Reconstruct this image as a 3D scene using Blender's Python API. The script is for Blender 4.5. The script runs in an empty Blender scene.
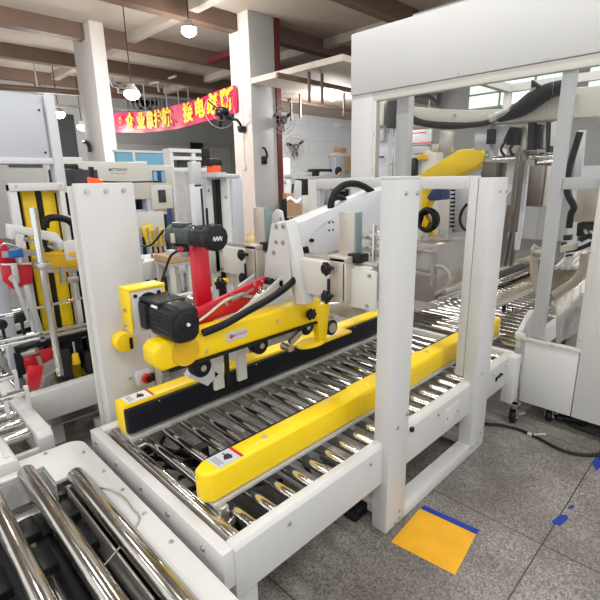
import bpy, bmesh, math, random
from mathutils import Vector, Matrix
random.seed(7)
S = bpy.context.scene
COL = S.collection
R = math.radians
CH = 1.65                                    # eye height of the photographer (m)
FOC = 452.41 / 600.0                         # focal length / frame width

# ------------------------------------------------------------------ camera
def cam_axes():
    yaw, pit, rol = R(45.363), R(14.871), R(-1.037)
    f = Vector((-math.sin(yaw)*math.cos(pit), math.cos(yaw)*math.cos(pit), -math.sin(pit)))
    r = Vector((math.cos(yaw), math.sin(yaw), 0)); u = r.cross(f)
    return r*math.cos(rol)+u*math.sin(rol), u*math.cos(rol)-r*math.sin(rol), f
CR, CU, CF = cam_axes()
cd = bpy.data.cameras.new('camera'); cam = bpy.data.objects.new('camera', cd); COL.objects.link(cam)
cd.sensor_width = 36; cd.lens = FOC*36; cd.clip_start = 0.05; cd.clip_end = 200
mw = Matrix.Identity(4)
for i in range(3):
    mw[i][0] = CR[i]; mw[i][1] = CU[i]; mw[i][2] = -CF[i]
mw.translation = Vector((0, 0, CH)); cam.matrix_world = mw
S.camera = cam
def at(px, py, X=None, Y=None, Z=None):
    """survey: the point of a world plane seen in a given direction"""
    d = CF + CR*((px-300)/452.41) - CU*((py-300)/452.41)
    t = X/d.x if X is not None else (Y/d.y if Y is not None else (Z-CH)/d.z)
    return Vector((0, 0, CH)) + d*t

# ------------------------------------------------------------------ materials
MATS = {}
def mat(name, col, rough=0.5, metal=0.0, noise=0.0, nscale=8.0, bump=0.0, spec=0.5, trans=0.0, emit=0.0, coat=0.0, alpha=1.0, rnoise=0.0, ior=1.45):
    m = bpy.data.materials.new(name); m.use_nodes = True
    nt = m.node_tree; b = nt.nodes['Principled BSDF']
    c = (*col, 1)
    b.inputs['Base Color'].default_value = c
    b.inputs['Roughness'].default_value = rough; b.inputs['Metallic'].default_value = metal
    b.inputs['Specular IOR Level'].default_value = spec; b.inputs['Coat Weight'].default_value = coat
    b.inputs['IOR'].default_value = ior
    if trans: b.inputs['Transmission Weight'].default_value = trans
    if alpha < 1: b.inputs['Alpha'].default_value = alpha
    if emit:
        b.inputs['Emission Color'].default_value = c; b.inputs['Emission Strength'].default_value = emit
    tc = nt.nodes.new('ShaderNodeTexCoord'); n = nt.nodes.new('ShaderNodeTexNoise')
    n.inputs['Scale'].default_value = nscale; n.inputs['Detail'].default_value = 4
    nt.links.new(tc.outputs['Object'], n.inputs['Vector'])
    if noise:
        mx = nt.nodes.new('ShaderNodeMix'); mx.data_type = 'RGBA'
        mx.inputs[6].default_value = (*[max(0, v*(1-noise)) for v in col], 1)
        mx.inputs[7].default_value = (*[min(1, v*(1+noise)) for v in col], 1)
        nt.links.new(n.outputs['Fac'], mx.inputs[0]); nt.links.new(mx.outputs[2], b.inputs['Base Color'])
    if rnoise:
        mr = nt.nodes.new('ShaderNodeMapRange'); mr.inputs[3].default_value = max(0, rough-rnoise); mr.inputs[4].default_value = rough+rnoise
        nt.links.new(n.outputs['Fac'], mr.inputs[0]); nt.links.new(mr.outputs[0], b.inputs['Roughness'])
    if bump:
        bp = nt.nodes.new('ShaderNodeBump'); bp.inputs['Strength'].default_value = bump; bp.inputs['Distance'].default_value = 0.002
        nt.links.new(n.outputs['Fac'], bp.inputs['Height']); nt.links.new(bp.outputs[0], b.inputs['Normal'])
    MATS[name] = m; return m

WHITE = mat('white powder coat', (.62, .615, .60), .42, noise=.03, nscale=3, bump=.02)
WHITE2 = mat('cool white paint', (.63, .635, .66), .4, noise=.03, nscale=3)
IVORY = mat('ivory enamel', (.63, .61, .555), .38, noise=.03, nscale=5)
GREYP = mat('light grey panel', (.52, .54, .58), .45, noise=.03, nscale=2)
YEL = mat('safety yellow paint', (.92, .63, .004), .4, noise=.03, nscale=5, coat=.08)
YELO = mat('amber yellow paint', (.72, .42, .012), .42, noise=.06, nscale=5)
DSTEEL = mat('dull dark steel', (.20, .175, .15), .42, .8, noise=.15, nscale=14)
STEEL = mat('polished steel', (.74, .73, .70), .13, 1.0, rnoise=.06, nscale=30)
ROLL = mat('chromed roller', (.66, .64, .60), .09, 1.0, rnoise=.04, nscale=40)
ROLLB = mat('brushed roller steel', (.60, .57, .52), .17, 1.0, noise=.06, nscale=60, rnoise=.05)
ZINC = mat('zinc plated steel', (.58, .57, .54), .32, 1.0, noise=.08, nscale=20)
GALV = mat('galvanised plate', (.55, .56, .55), .5, .6, noise=.1, nscale=14)
TAN = mat('nickel clamp casting', (.58, .53, .46), .42, .45, noise=.08, nscale=20)
TEAL = mat('grey green guide face', (.20, .28, .27), .5, noise=.05)
BLACK = mat('black plastic', (.011, .011, .013), .38, spec=.35, noise=.2, nscale=12)
RUB = mat('black rubber belt', (.008, .009, .013), .5, spec=.25, noise=.2, nscale=30, bump=.1)
DARK = mat('dark grey metal', (.018, .018, .02), .5, .3, noise=.2)
MOTG = mat('grey green motor casting', (.055, .07, .066), .45, .2, noise=.2, nscale=12)
RED = mat('red enamel', (.60, .012, .028), .35, noise=.08, coat=.3)
ORNG = mat('orange lens', (.85, .09, .02), .35, emit=.12)
BLUE = mat('blue plastic', (.02, .13, .42), .5)
DKBLUE = mat('dark blue panel', (.03, .055, .16), .5, noise=.1)
LTBLUE = mat('light blue panel', (.22, .50, .68), .5, noise=.08, nscale=2)
CARD = mat('brown cardboard', (.52, .34, .19), .8, noise=.12, nscale=6, bump=.1)
WOOD = mat('pale pallet wood', (.58, .46, .32), .75, noise=.15, nscale=9)
SACK = mat('beige sacking', (.62, .48, .26), .85, noise=.2, nscale=12, bump=.3)
PAPER = mat('white label', (.80, .79, .78), .5)
INK = mat('black ink', (.02, .02, .02), .6)
INKG = mat('grey ink', (.16, .16, .17), .6)
INKR = mat('crimson ink', (.55, .02, .05), .5)
INKY = mat('yellow lettering', (.95, .78, .03), .5)
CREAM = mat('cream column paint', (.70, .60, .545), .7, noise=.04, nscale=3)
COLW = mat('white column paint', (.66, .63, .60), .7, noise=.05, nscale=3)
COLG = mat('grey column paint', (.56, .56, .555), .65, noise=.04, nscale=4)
WALLG = mat('grey plaster wall', (.42, .42, .41), .8, noise=.08, nscale=1.2)
CEILM = mat('concrete ceiling', (.44, .38, .32), .85, noise=.12, nscale=1.0)
BEAMB = mat('brown steel beam', (.15, .095, .07), .6, noise=.2, nscale=5)
PIPEG = mat('grey pipe', (.45, .43, .41), .5, noise=.1)
DKRED = mat('dark red painted frame', (.14, .018, .02), .5, noise=.1)
GRILL = mat('dark louvre', (.045, .045, .05), .7, noise=.2)
SKIN = mat('skin', (.55, .35, .26), .55)
HAIR = mat('black hair', (.012, .01, .01), .5)
SHIRT = mat('dark work jacket', (.04, .045, .06), .8)
HOSEW = mat('translucent cream duct hose', (.46, .41, .34), .45, noise=.1, nscale=30)
LAMP = mat('lit lamp diffuser', (1, .98, .95), .5, emit=20)
TUBE = mat('glow of added light panel', (1, .985, .95), .5, emit=5)
WINL = mat('daylit window glass', (.62, .80, .70), .3, emit=1.1)
GREYST = mat('stainless sheet', (.50, .47, .43), .33, .75, noise=.08, nscale=14)
FLOORY = mat('yellow floor paint', (.72, .36, .01), .5, noise=.2, nscale=9)
TAPEB = mat('blue floor tape', (.008, .03, .27), .5, noise=.1, nscale=9)

def wrapm():
    m = mat('clear stretch film', (.80, .79, .78), .22, noise=.2, nscale=9, bump=.6, alpha=.42, rnoise=.1); return m
FILM = wrapm()
def glassm():
    m = bpy.data.materials.new('acrylic pane'); m.use_nodes = True; nt = m.node_tree; nt.nodes.clear()
    o = nt.nodes.new('ShaderNodeOutputMaterial'); t = nt.nodes.new('ShaderNodeBsdfTransparent'); g = nt.nodes.new('ShaderNodeBsdfGlossy')
    d = nt.nodes.new('ShaderNodeBsdfDiffuse'); d.inputs[0].default_value = (.75, .74, .72, 1)
    t.inputs[0].default_value = (.95, .95, .94, 1); g.inputs['Roughness'].default_value = .03
    fr = nt.nodes.new('ShaderNodeFresnel'); fr.inputs[0].default_value = 1.18
    a = nt.nodes.new('ShaderNodeMixShader'); b = nt.nodes.new('ShaderNodeMixShader'); b.inputs[0].default_value = .008
    nt.links.new(t.outputs[0], b.inputs[1]); nt.links.new(d.outputs[0], b.inputs[2])
    nt.links.new(fr.outputs[0], a.inputs[0]); nt.links.new(b.outputs[0], a.inputs[1]); nt.links.new(g.outputs[0], a.inputs[2])
    nt.links.new(a.outputs[0], o.inputs[0]); MATS['acrylic pane'] = m; return m
GLASS = glassm()
def floorm():
    m = bpy.data.materials.new('terrazzo floor'); m.use_nodes = True; nt = m.node_tree; b = nt.nodes['Principled BSDF']
    tc = nt.nodes.new('ShaderNodeTexCoord')
    v = nt.nodes.new('ShaderNodeTexVoronoi'); v.inputs['Scale'].default_value = 140
    n = nt.nodes.new('ShaderNodeTexNoise'); n.inputs['Scale'].default_value = 2.2; n.inputs['Detail'].default_value = 8
    n2 = nt.nodes.new('ShaderNodeTexNoise'); n2.inputs['Scale'].default_value = 130; n2.inputs['Detail'].default_value = 3
    for x in (v, n, n2): nt.links.new(tc.outputs['Object'], x.inputs['Vector'])
    cr = nt.nodes.new('ShaderNodeValToRGB'); e = cr.color_ramp.elements
    e[0].position = .1; e[0].color = (.13, .112, .095, 1); e[1].position = .95; e[1].color = (.40, .38, .35, 1)
    nt.links.new(v.outputs['Color'], cr.inputs[0])
    cr2 = nt.nodes.new('ShaderNodeValToRGB'); e = cr2.color_ramp.elements
    e[0].position = .33; e[0].color = (.52, .5, .48, 1); e[1].position = .62; e[1].color = (1, 1, 1, 1)
    nt.links.new(n.outputs['Fac'], cr2.inputs[0])
    cr3 = nt.nodes.new('ShaderNodeValToRGB'); e = cr3.color_ramp.elements
    e[0].position = .3; e[0].color = (.7, .7, .7, 1); e[1].position = .7; e[1].color = (1.1, 1.1, 1.1, 1)
    nt.links.new(n2.outputs['Fac'], cr3.inputs[0])
    mx = nt.nodes.new('ShaderNodeMix'); mx.data_type = 'RGBA'; mx.blend_type = 'MULTIPLY'; mx.inputs[0].default_value = 1
    nt.links.new(cr.outputs[0], mx.inputs[6]); nt.links.new(cr2.outputs[0], mx.inputs[7])
    mx3 = nt.nodes.new('ShaderNodeMix'); mx3.data_type = 'RGBA'; mx3.blend_type = 'MULTIPLY'; mx3.inputs[0].default_value = 1
    nt.links.new(mx.outputs[2], mx3.inputs[6]); nt.links.new(cr3.outputs[0], mx3.inputs[7])
    # slab joints of a 1.0 m grid
    sep = nt.nodes.new('ShaderNodeSeparateXYZ'); nt.links.new(tc.outputs['Object'], sep.inputs[0])
    def joint(out, off):
        a = nt.nodes.new('ShaderNodeMath'); a.operation = 'ADD'; a.inputs[1].default_value = off + 100.0; nt.links.new(out, a.inputs[0])
        f = nt.nodes.new('ShaderNodeMath'); f.operation = 'FRACT'; nt.links.new(a.outputs[0], f.inputs[0])
        l = nt.nodes.new('ShaderNodeMath'); l.operation = 'LESS_THAN'; l.inputs[1].default_value = .006; nt.links.new(f.outputs[0], l.inputs[0]); return l
    jx = joint(sep.outputs[0], .86); jy = joint(sep.outputs[1], .606)
    mxj = nt.nodes.new('ShaderNodeMath'); mxj.operation = 'MAXIMUM'; nt.links.new(jx.outputs[0], mxj.inputs[0]); nt.links.new(jy.outputs[0], mxj.inputs[1])
    mx2 = nt.nodes.new('ShaderNodeMix'); mx2.data_type = 'RGBA'; mx2.inputs[7].default_value = (.035, .03, .028, 1)
    nt.links.new(mxj.outputs[0], mx2.inputs[0]); nt.links.new(mx3.outputs[2], mx2.inputs[6])
    nt.links.new(mx2.outputs[2], b.inputs['Base Color'])
    mr = nt.nodes.new('ShaderNodeMapRange'); mr.inputs[3].default_value = .32; mr.inputs[4].default_value = .6
    nt.links.new(n.outputs['Fac'], mr.inputs[0]); nt.links.new(mr.outputs[0], b.inputs['Roughness'])
    return m
FLOOR = floorm()
def tilem():
    m = bpy.data.materials.new('white wall tiles'); m.use_nodes = True; nt = m.node_tree; b = nt.nodes['Principled BSDF']
    tc = nt.nodes.new('ShaderNodeTexCoord'); mp = nt.nodes.new('ShaderNodeMapping'); mp.inputs['Rotation'].default_value = (0, R(90), R(90))
    br = nt.nodes.new('ShaderNodeTexBrick'); br.offset = 0; br.inputs['Scale'].default_value = 1
    br.inputs['Color1'].default_value = (.76, .77, .79, 1); br.inputs['Color2'].default_value = (.74, .75, .775, 1); br.inputs['Mortar'].default_value = (.66, .67, .69, 1)
    br.inputs['Mortar Size'].default_value = .012; br.inputs['Brick Width'].default_value = .8; br.inputs['Row Height'].default_value = .4
    sp = nt.nodes.new('ShaderNodeSeparateXYZ'); cb = nt.nodes.new('ShaderNodeCombineXYZ')
    nt.links.new(tc.outputs['Object'], sp.inputs[0]); nt.links.new(sp.outputs[1], cb.inputs[0]); nt.links.new(sp.outputs[2], cb.inputs[1])
    nt.links.new(cb.outputs[0], br.inputs['Vector']); nt.links.new(br.outputs['Color'], b.inputs['Base Color'])
    b.inputs['Roughness'].default_value = .18
    return m
TILE = tilem()

# ------------------------------------------------------------------ mesh helpers
WPOS = {}
class G:
    def __init__(s): s.bm = bmesh.new(); s.mi = 0
    def _mark(s, n0):
        s.bm.faces.ensure_lookup_table()
        for f in s.bm.faces[n0:]: f.material_index = s.mi
    def mat(s, i): s.mi = i; return s
    def box(s, x0, x1, y0, y1, z0, z1, bv=0.0, seg=2):
        t = bmesh.new(); bmesh.ops.create_cube(t, size=1)
        for v in t.verts: v.co = Vector(((x0+x1)/2+v.co.x*(x1-x0), (y0+y1)/2+v.co.y*(y1-y0), (z0+z1)/2+v.co.z*(z1-z0)))
        if bv: bmesh.ops.bevel(t, geom=t.edges[:], offset=bv, segments=seg, profile=.5, affect='EDGES')
        return s._join(t)
    def obox(s, c, size, mtx, bv=0.0):
        t = bmesh.new(); bmesh.ops.create_cube(t, size=1)
        for v in t.verts: v.co = Vector((v.co.x*size[0], v.co.y*size[1], v.co.z*size[2]))
        if bv: bmesh.ops.bevel(t, geom=t.edges[:], offset=bv, segments=2, profile=.5, affect='EDGES')
        for v in t.verts: v.co = mtx @ v.co + Vector(c)
        return s._join(t)
    def bar(s, p0, p1, w, h, bv=0.0, up=(0, 0, 1)):
        p0 = Vector(p0); p1 = Vector(p1); d = (p1-p0); L = d.length; d.normalize()
        upv = Vector(up)
        if abs(d.dot(upv)) > .98: upv = Vector((1, 0, 0))
        a = d.cross(upv).normalized(); b = a.cross(d)
        m = Matrix((a, d, b)).transposed()
        return s.obox((p0+p1)/2, (w, L, h), m, bv)
    def cyl(s, p0, p1, r0, r1=None, n=18, bv=0.0):
        p0 = Vector(p0); p1 = Vector(p1); d = p1-p0
        t = bmesh.new()
        bmesh.ops.create_cone(t, cap_ends=True, segments=n, radius1=r0, radius2=r0 if r1 is None else r1, depth=d.length)
        if bv: bmesh.ops.bevel(t, geom=[e for e in t.edges if any(len(f.verts) > 4 for f in e.link_faces)], offset=bv, segments=2, profile=.5, affect='EDGES')
        q = Vector((0, 0, 1)).rotation_difference(d.normalized()).to_matrix()
        for v in t.verts: v.co = q @ v.co + (p0+p1)/2
        return s._join(t)
    def tube(s, pts, r, n=10, smooth=True, sub=6):
        P = [Vector(p) for p in pts]
        if smooth and len(P) > 2:
            Q = []
            for i in range(len(P)-1):
                a = P[max(i-1, 0)]; b = P[i]; c = P[i+1]; d = P[min(i+2, len(P)-1)]
                for k in range(sub):
                    t = k/sub
                    Q.append(.5*((2*b)+(c-a)*t+(2*a-5*b+4*c-d)*t*t+(3*b-a-3*c+d)*t**3))
            Q.append(P[-1]); P = Q
        t = bmesh.new(); rings = []
        tan = [(P[min(i+1, len(P)-1)]-P[max(i-1, 0)]).normalized() for i in range(len(P))]
        nrm = tan[0].orthogonal().normalized()
        for i, p in enumerate(P):
            nrm = (nrm - tan[i]*nrm.dot(tan[i])).normalized(); bi = tan[i].cross(nrm)
            rr = r(i/(len(P)-1)) if callable(r) else r
            rings.append([t.verts.new(p+(nrm*math.cos(2*math.pi*k/n)+bi*math.sin(2*math.pi*k/n))*rr) for k in range(n)])
        for a, b in zip(rings, rings[1:]):
            for k in range(n): t.faces.new((a[k], a[(k+1) % n], b[(k+1) % n], b[k]))
        t.faces.new(rings[0][::-1]); t.faces.new(rings[-1])
        return s._join(t)
    def prism(s, ax, pts, a, b, bv=0.0, seg=2):
        t = bmesh.new()
        def mk(p, h):
            return {'x': (h, p[0], p[1]), 'y': (p[0], h, p[1]), 'z': (p[0], p[1], h)}[ax]
        A = [t.verts.new(mk(p, a)) for p in pts]; B = [t.verts.new(mk(p, b)) for p in pts]
        t.faces.new(A); t.faces.new(B[::-1])
        for i in range(len(pts)): t.faces.new((A[i], B[i], B[(i+1) % len(pts)], A[(i+1) % len(pts)]))
        bmesh.ops.recalc_face_normals(t, faces=t.faces[:])
        if bv: bmesh.ops.bevel(t, geom=t.edges[:], offset=bv, segments=seg, profile=.5, affect='EDGES')
        return s._join(t)
    def sph(s, c, r, sc=(1, 1, 1), n=16):
        t = bmesh.new(); bmesh.ops.create_uvsphere(t, u_segments=n, v_segments=n//2+2, radius=r)
        for v in t.verts: v.co = Vector((v.co.x*sc[0], v.co.y*sc[1], v.co.z*sc[2]))+Vector(c)
        return s._join(t)
    def torus(s, c, axis, RR, r, n=28, k=8):
        ax = Vector(axis).normalized(); u = ax.orthogonal().normalized(); w = ax.cross(u); c = Vector(c)
        t = bmesh.new(); rings = []
        for i in range(n):
            a = 2*math.pi*i/n; d = u*math.cos(a)+w*math.sin(a)
            rings.append([t.verts.new(c+d*(RR+r*math.cos(2*math.pi*j/k))+ax*(r*math.sin(2*math.pi*j/k))) for j in range(k)])
        for i in range(n):
            a = rings[i]; b = rings[(i+1) % n]
            for j in range(k): t.faces.new((a[j], b[j], b[(j+1) % k], a[(j+1) % k]))
        bmesh.ops.recalc_face_normals(t, faces=t.faces[:])
        return s._join(t)
    def grid(s, f, nu, nv):
        t = bmesh.new(); V = [[t.verts.new(f(i/nu, j/nv)) for j in range(nv+1)] for i in range(nu+1)]
        for i in range(nu):
            for j in range(nv): t.faces.new((V[i][j], V[i+1][j], V[i+1][j+1], V[i][j+1]))
        return s._join(t)
    def _join(s, t):
        me = bpy.data.meshes.new('t'); t.to_mesh(me); t.free()
        n0 = len(s.bm.faces); s.bm.from_mesh(me); bpy.data.meshes.remove(me); s._mark(n0); return s
    def fin(s, name, m, parent=None, ang=38):
        me = bpy.data.meshes.new(name)
        xs = [v.co for v in s.bm.verts]
        lo = Vector([min(c[i] for c in xs) for i in range(3)]); hi = Vector([max(c[i] for c in xs) for i in range(3)])
        org = Vector(((lo.x+hi.x)/2, (lo.y+hi.y)/2, lo.z))
        for v in s.bm.verts: v.co -= org
        s.bm.to_mesh(me); s.bm.free()
        for p in me.polygons: p.use_smooth = True
        me.set_sharp_from_angle(angle=R(ang))
        for k in (m if isinstance(m, (list, tuple)) else [m]): me.materials.append(k)
        o = bpy.data.objects.new(name, me); COL.objects.link(o)
        WPOS[o.name] = org
        if parent is None: o.location = org
        else:
            o.parent = parent; o.location = org - WPOS[parent.name]
        return o

def tag(o, label=None, cat=None, group=None, kind=None):
    if label: o['label'] = label
    if cat: o['category'] = cat
    if group: o['group'] = group
    if kind: o['kind'] = kind
    return o
def thing(name, label, cat, loc, group=None):
    o = bpy.data.objects.new(name, None); COL.objects.link(o); o.empty_display_size = .1
    o.location = loc; WPOS[o.name] = Vector(loc); return tag(o, label, cat, group)
def dup(root, loc, rotz=None, label=None):
    r = root.copy(); COL.objects.link(r); r.location = loc
    if rotz is not None: r.rotation_euler = (0, 0, rotz)
    if label: r['label'] = label
    def rec(src, dst):
        for ch in list(src.children):
            c = ch.copy(); COL.objects.link(c); c.parent = dst; rec(ch, c)
    rec(root, r); return r
def struct(o): o['kind'] = 'structure'; return o
def hexbolt(p, axis, parent, r=.008, name='bolt', m=None):
    p = Vector(p); a = Vector(axis).normalized()
    g = G(); g.cyl(p-a*.004, p+a*.002, r*1.25, n=14); g.cyl(p+a*.0015, p+a*.007, r*.85, n=6)
    return g.fin(name, m or ZINC, parent)
def text(name, s, size, org, xdir, ydir, m, parent=None, depth=.0008, bold=0.0):
    cu = bpy.data.curves.new(name, 'FONT'); cu.body = s; cu.size = size; cu.extrude = depth; cu.offset = bold
    cu.align_x = 'CENTER'; cu.align_y = 'CENTER'; cu.resolution_u = 3
    o = bpy.data.objects.new(name, cu); COL.objects.link(o)
    dg = bpy.context.evaluated_depsgraph_get(); me = bpy.data.meshes.new_from_object(o.evaluated_get(dg))
    bpy.data.objects.remove(o); bpy.data.curves.remove(cu)
    x = Vector(xdir).normalized(); y = Vector(ydir).normalized(); z = x.cross(y)
    mm = Matrix((x, y, z)).transposed(); g = G(); g.bm.from_mesh(me)
    for v in g.bm.verts: v.co = mm @ v.co + Vector(org)
    bpy.data.meshes.remove(me)
    return g.fin(name, m, parent)
def knob(name, p, axis, r, parent):
    p = Vector(p); a = Vector(axis).normalized(); u = a.orthogonal().normalized(); w = a.cross(u)
    g = G(); g.cyl(p, p+a*.028, r*.8, r*.72, n=20, bv=.003)
    for k in range(7):
        d = u*math.cos(k*2*math.pi/7)+w*math.sin(k*2*math.pi/7)
        g.sph(p+d*r*.78+a*.014, r*.3, n=10)
    g.cyl(p-a*.03, p, r*.25, n=10)
    return g.fin(name, BLACK, parent)
# ------------------------------------------------------------------ the carton sealer in the middle
XL, XR, YN, YF, ZR = -2.15, -1.04, .655, 3.10, .48
cs = thing('carton_sealer', 'white carton sealing machine with yellow side belt guards over a bed of chrome rollers', 'machine', (-1.6, 1.9, 0))
def part(name, m, fn, parent=None, ang=38):
    g = G(); fn(g); return g.fin(name, m, parent or cs, ang)
# bed frame
eb = part('end_beam', WHITE, lambda g: g.box(XL, XR, YN, YN+.045, .33, ZR, .004))
for x, z in ((-2.08, .44), (-1.86, .43), (-1.62, .43), (-1.40, .43), (-1.16, .43)): hexbolt((x, YN, z), (0, -1, 0), eb, .009)
part('end_beam', WHITE, lambda g: g.box(XL, XR, 3.06, 3.105, .33, ZR, .004))
lr = part('side_rail', WHITE, lambda g: (g.box(XL, XL+.06, YN+.045, 3.06, .27, ZR, .005)))
rr = part('side_rail', WHITE, lambda g: (g.prism('y', [(-1.088, .27), (-1.04, .27), (-1.04, .462), (-1.052, .48), (-1.088, .48)], YN+.045, 3.06, .003)))
for y in (.95, 1.45, 2.05, 2.75, 2.95): hexbolt((-1.04, y, .42), (1, 0, 0), rr, .007)
part('cover_plate', WHITE, lambda g: g.box(-1.041, -1.037, 2.13, 2.29, .30, .415, .001), rr)
for y in (2.15, 2.27): hexbolt((-1.037, y, .36), (1, 0, 0), rr, .005)
part('sensor_bracket', DARK, lambda g: (g.box(-1.04, -1.028, 2.80, 2.87, .375, .385), g.box(-1.04, -1.03, 2.80, 2.81, .36, .385), g.cyl((-1.04, 2.87, .39), (-1.02, 2.87, .39), .006)), rr)
part('toggle_switch', BLACK, lambda g: g.box(-1.04, -1.022, 1.765, 1.785, .445, .468, .003), rr)
# rollers
def roller(y, r, m, x0=XL+.055, x1=-1.082, z=.447):
    g = G(); g.cyl((x0+.012, y, z), (x1-.012, y, z), r, n=24, bv=.003); g.cyl((x0, y, z), (x1, y, z), r*.45, n=10)
    return g.fin('roller', m, cs)
roller(.742, .027, ROLLB, z=.452)
r0 = roller(.831, .0205, ROLL, z=.449)
k = 0
for i in range(1, 22):
    y = .831+.1025*i
    c = r0.copy(); COL.objects.link(c); c.location = r0.location + Vector((0, .1025*i, 0))
# under the bed: drip pans, drive line, cables
part('bed_crossbar', WHITE, lambda g: g.box(XL+.06, -1.088, 1.24, 1.30, .28, .34, .004))
part('bed_crossbar', WHITE, lambda g: g.box(XL+.06, -1.088, 2.10, 2.16, .28, .34, .004))
part('bed_crossbar', WHITE, lambda g: g.box(-1.95, -1.86, .72, 3.05, .24, .28, .004))
part('drive_housing', WHITE2, lambda g: g.box(-1.86, -1.50, 1.62, 1.92, .12, .34, .008))
part('drive_housing', ZINC, lambda g: (g.box(-1.40, -1.18, 1.5, 2.9, .25, .29, .004)))
part('terminal_box', GREYP, lambda g: g.box(-1.82, -1.66, 1.36, 1.5, .25, .37, .006))
part('terminal_box', WHITE2, lambda g: g.box(-1.58, -1.40, 1.34, 1.46, .28, .36, .006))
part('hazard_strip', CARD, lambda g: g.obox((-1.62, 1.2, .30), (.30, .10, .004), Matrix.Rotation(R(25), 3, 'Z')))
part('belt_bracket', DARK, lambda g: (g.box(-1.98, -1.92, .80, .86, .36, .42), g.box(-1.98, -1.90, .80, .82, .27, .42)))
part('roller_motor', BLACK, lambda g: (g.cyl((-1.95, 1.05, .25), (-1.72, 1.05, .25), .06), g.box(-1.86, -1.80, 1.0, 1.1, .18, .34)))
for i, (p) in enumerate([[(-2.0, .80, .33), (-1.9, .9, .31), (-1.75, .86, .36), (-1.6, 1.0, .33), (-1.45, .95, .30)],
          [(-1.97, .9, .36), (-1.8, 1.0, .32), (-1.62, 1.1, .35), (-1.5, 1.05, .30), (-1.35, 1.2, .31)],
          [(-2.05, 1.0, .35), (-1.85, .82, .33), (-1.6, .84, .30), (-1.4, .90, .34), (-1.2, .86, .30)],
          [(-1.7, 1.2, .36), (-1.55, 1.22, .30), (-1.4, 1.35, .33), (-1.25, 1.3, .29)]]):
    part('drive_cable', RUB, lambda g: g.tube(p, .011, 8))
for i in range(4):
    x = -1.95+.11*i; y = .82+.03*(i % 3)
    part('cable_tie_bar', BLACK, lambda g: g.bar((x, y, .30+.01*(i % 2)), (x+.10, y+.16, .35), .02, .012))
# legs, casters, base
def caster(g, x, y, zt):
    g.mat(0).box(x-.035, x+.035, y-.035, y+.035, zt-.008, zt)
    g.box(x-.027, x-.020, y-.028, y+.025, .04, zt-.01, .002); g.box(x+.020, x+.027, y-.028, y+.025, .04, zt-.01, .002)
    g.cyl((x-.03, y, .04), (x+.03, y, .04), .01, n=10); g.cyl((x, y, zt-.03), (x, y, zt), .022, n=14)
    g.bar((x+.02, y+.02, .06), (x+.055, y+.05, .075), .03, .006, .002)
    g.mat(1).cyl((x-.018, y, .045), (x+.018, y, .045), .045, n=22, bv=.006)
for x, y in ((-1.025, 3.04), (-2.12, 3.0), (-2.12, .75), (-1.10, .76)):
    lg = part('leg', WHITE, lambda g: g.box(x-.04, x+.035, y-.05, y+.05, .14, .474 if y > 3.02 else .40, .004))
    cg = G(); caster(cg, x+(.05 if x > -1.05 else .02), y-.02, .14); cg.fin('caster', [ZINC, BLACK], lg)
part('base_bar', IVORY, lambda g: g.box(-2.12, -1.09, 2.48, 2.55, .02, .09, .004))
part('base_bar', IVORY, lambda g: g.box(-2.12, -1.09, 1.60, 1.67, .02, .09, .004))
part('drip_tray', GREYST, lambda g: (g.box(-1.9, -1.3, 1.75, 2.4, .10, .104), g.box(-1.9, -1.3, 1.75, 1.76, .10, .13), g.box(-1.3, -1.29, 1.75, 2.4, .10, .13)))
part('foot_pedal', BLACK, lambda g: g.prism('x', [(1.5, .0), (1.66, .0), (1.64, .07), (1.52, .05)], -1.34, -1.16, .008))
# portal frame around the machine
def post(x0, x1, y0, y1, z1, m=WHITE, z0=0):
    p = part('frame_post', m, lambda g: g.box(x0, x1, y0, y1, z0, z1, .006)); return p
pa = post(-1.095, -1.01, 1.545, 1.705, 1.655)
part('post_cap', WHITE, lambda g: g.box(-1.097, -1.008, 1.543, 1.707, 1.645, 1.657, .003), pa)
for y in (1.60, 1.685): hexbolt((-1.01, y, 1.59), (1, 0, 0), pa, .008)
for p in ((-1.01, 1.655, .07), (-1.01, 1.66, .03), (-1.01, 1.62, .02), (-1.01, 1.61, .545), (-1.01, 1.685, .585)): hexbolt(p, (1, 0, 0), pa, .007)
pb = post(-1.09, -1.01, 2.425, 2.62, 1.645)
for y in (2.52, 2.60): hexbolt((-1.01, y, 1.57), (1, 0, 0), pb, .007)
for p in ((-1.01, 2.56, .10), (-1.01, 2.59, .13), (-1.01, 2.45, .05), (-1.01, 2.52, .05), (-1.01, 2.50, .52)): hexbolt(p, (1, 0, 0), pb, .007)
part('base_bar', WHITE, lambda g: g.box(-1.09, -1.01, 1.705, 2.425, 0, .075, .006))
pc = post(-2.36, -2.27, 2.43, 2.50, 1.65)
part('edge_flange', GREYP, lambda g: g.box(-2.27, -2.255, 2.44, 2.49, .2, 1.648, .002), pc)
part('top_bar', WHITE, lambda g: g.box(-2.27, -1.14, 2.42, 2.48, 1.585, 1.655, .005))
part('edge_flange', WHITE, lambda g: g.box(-1.14, -1.092, 2.425, 2.46, .5, 1.655, .003), pb)
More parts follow.
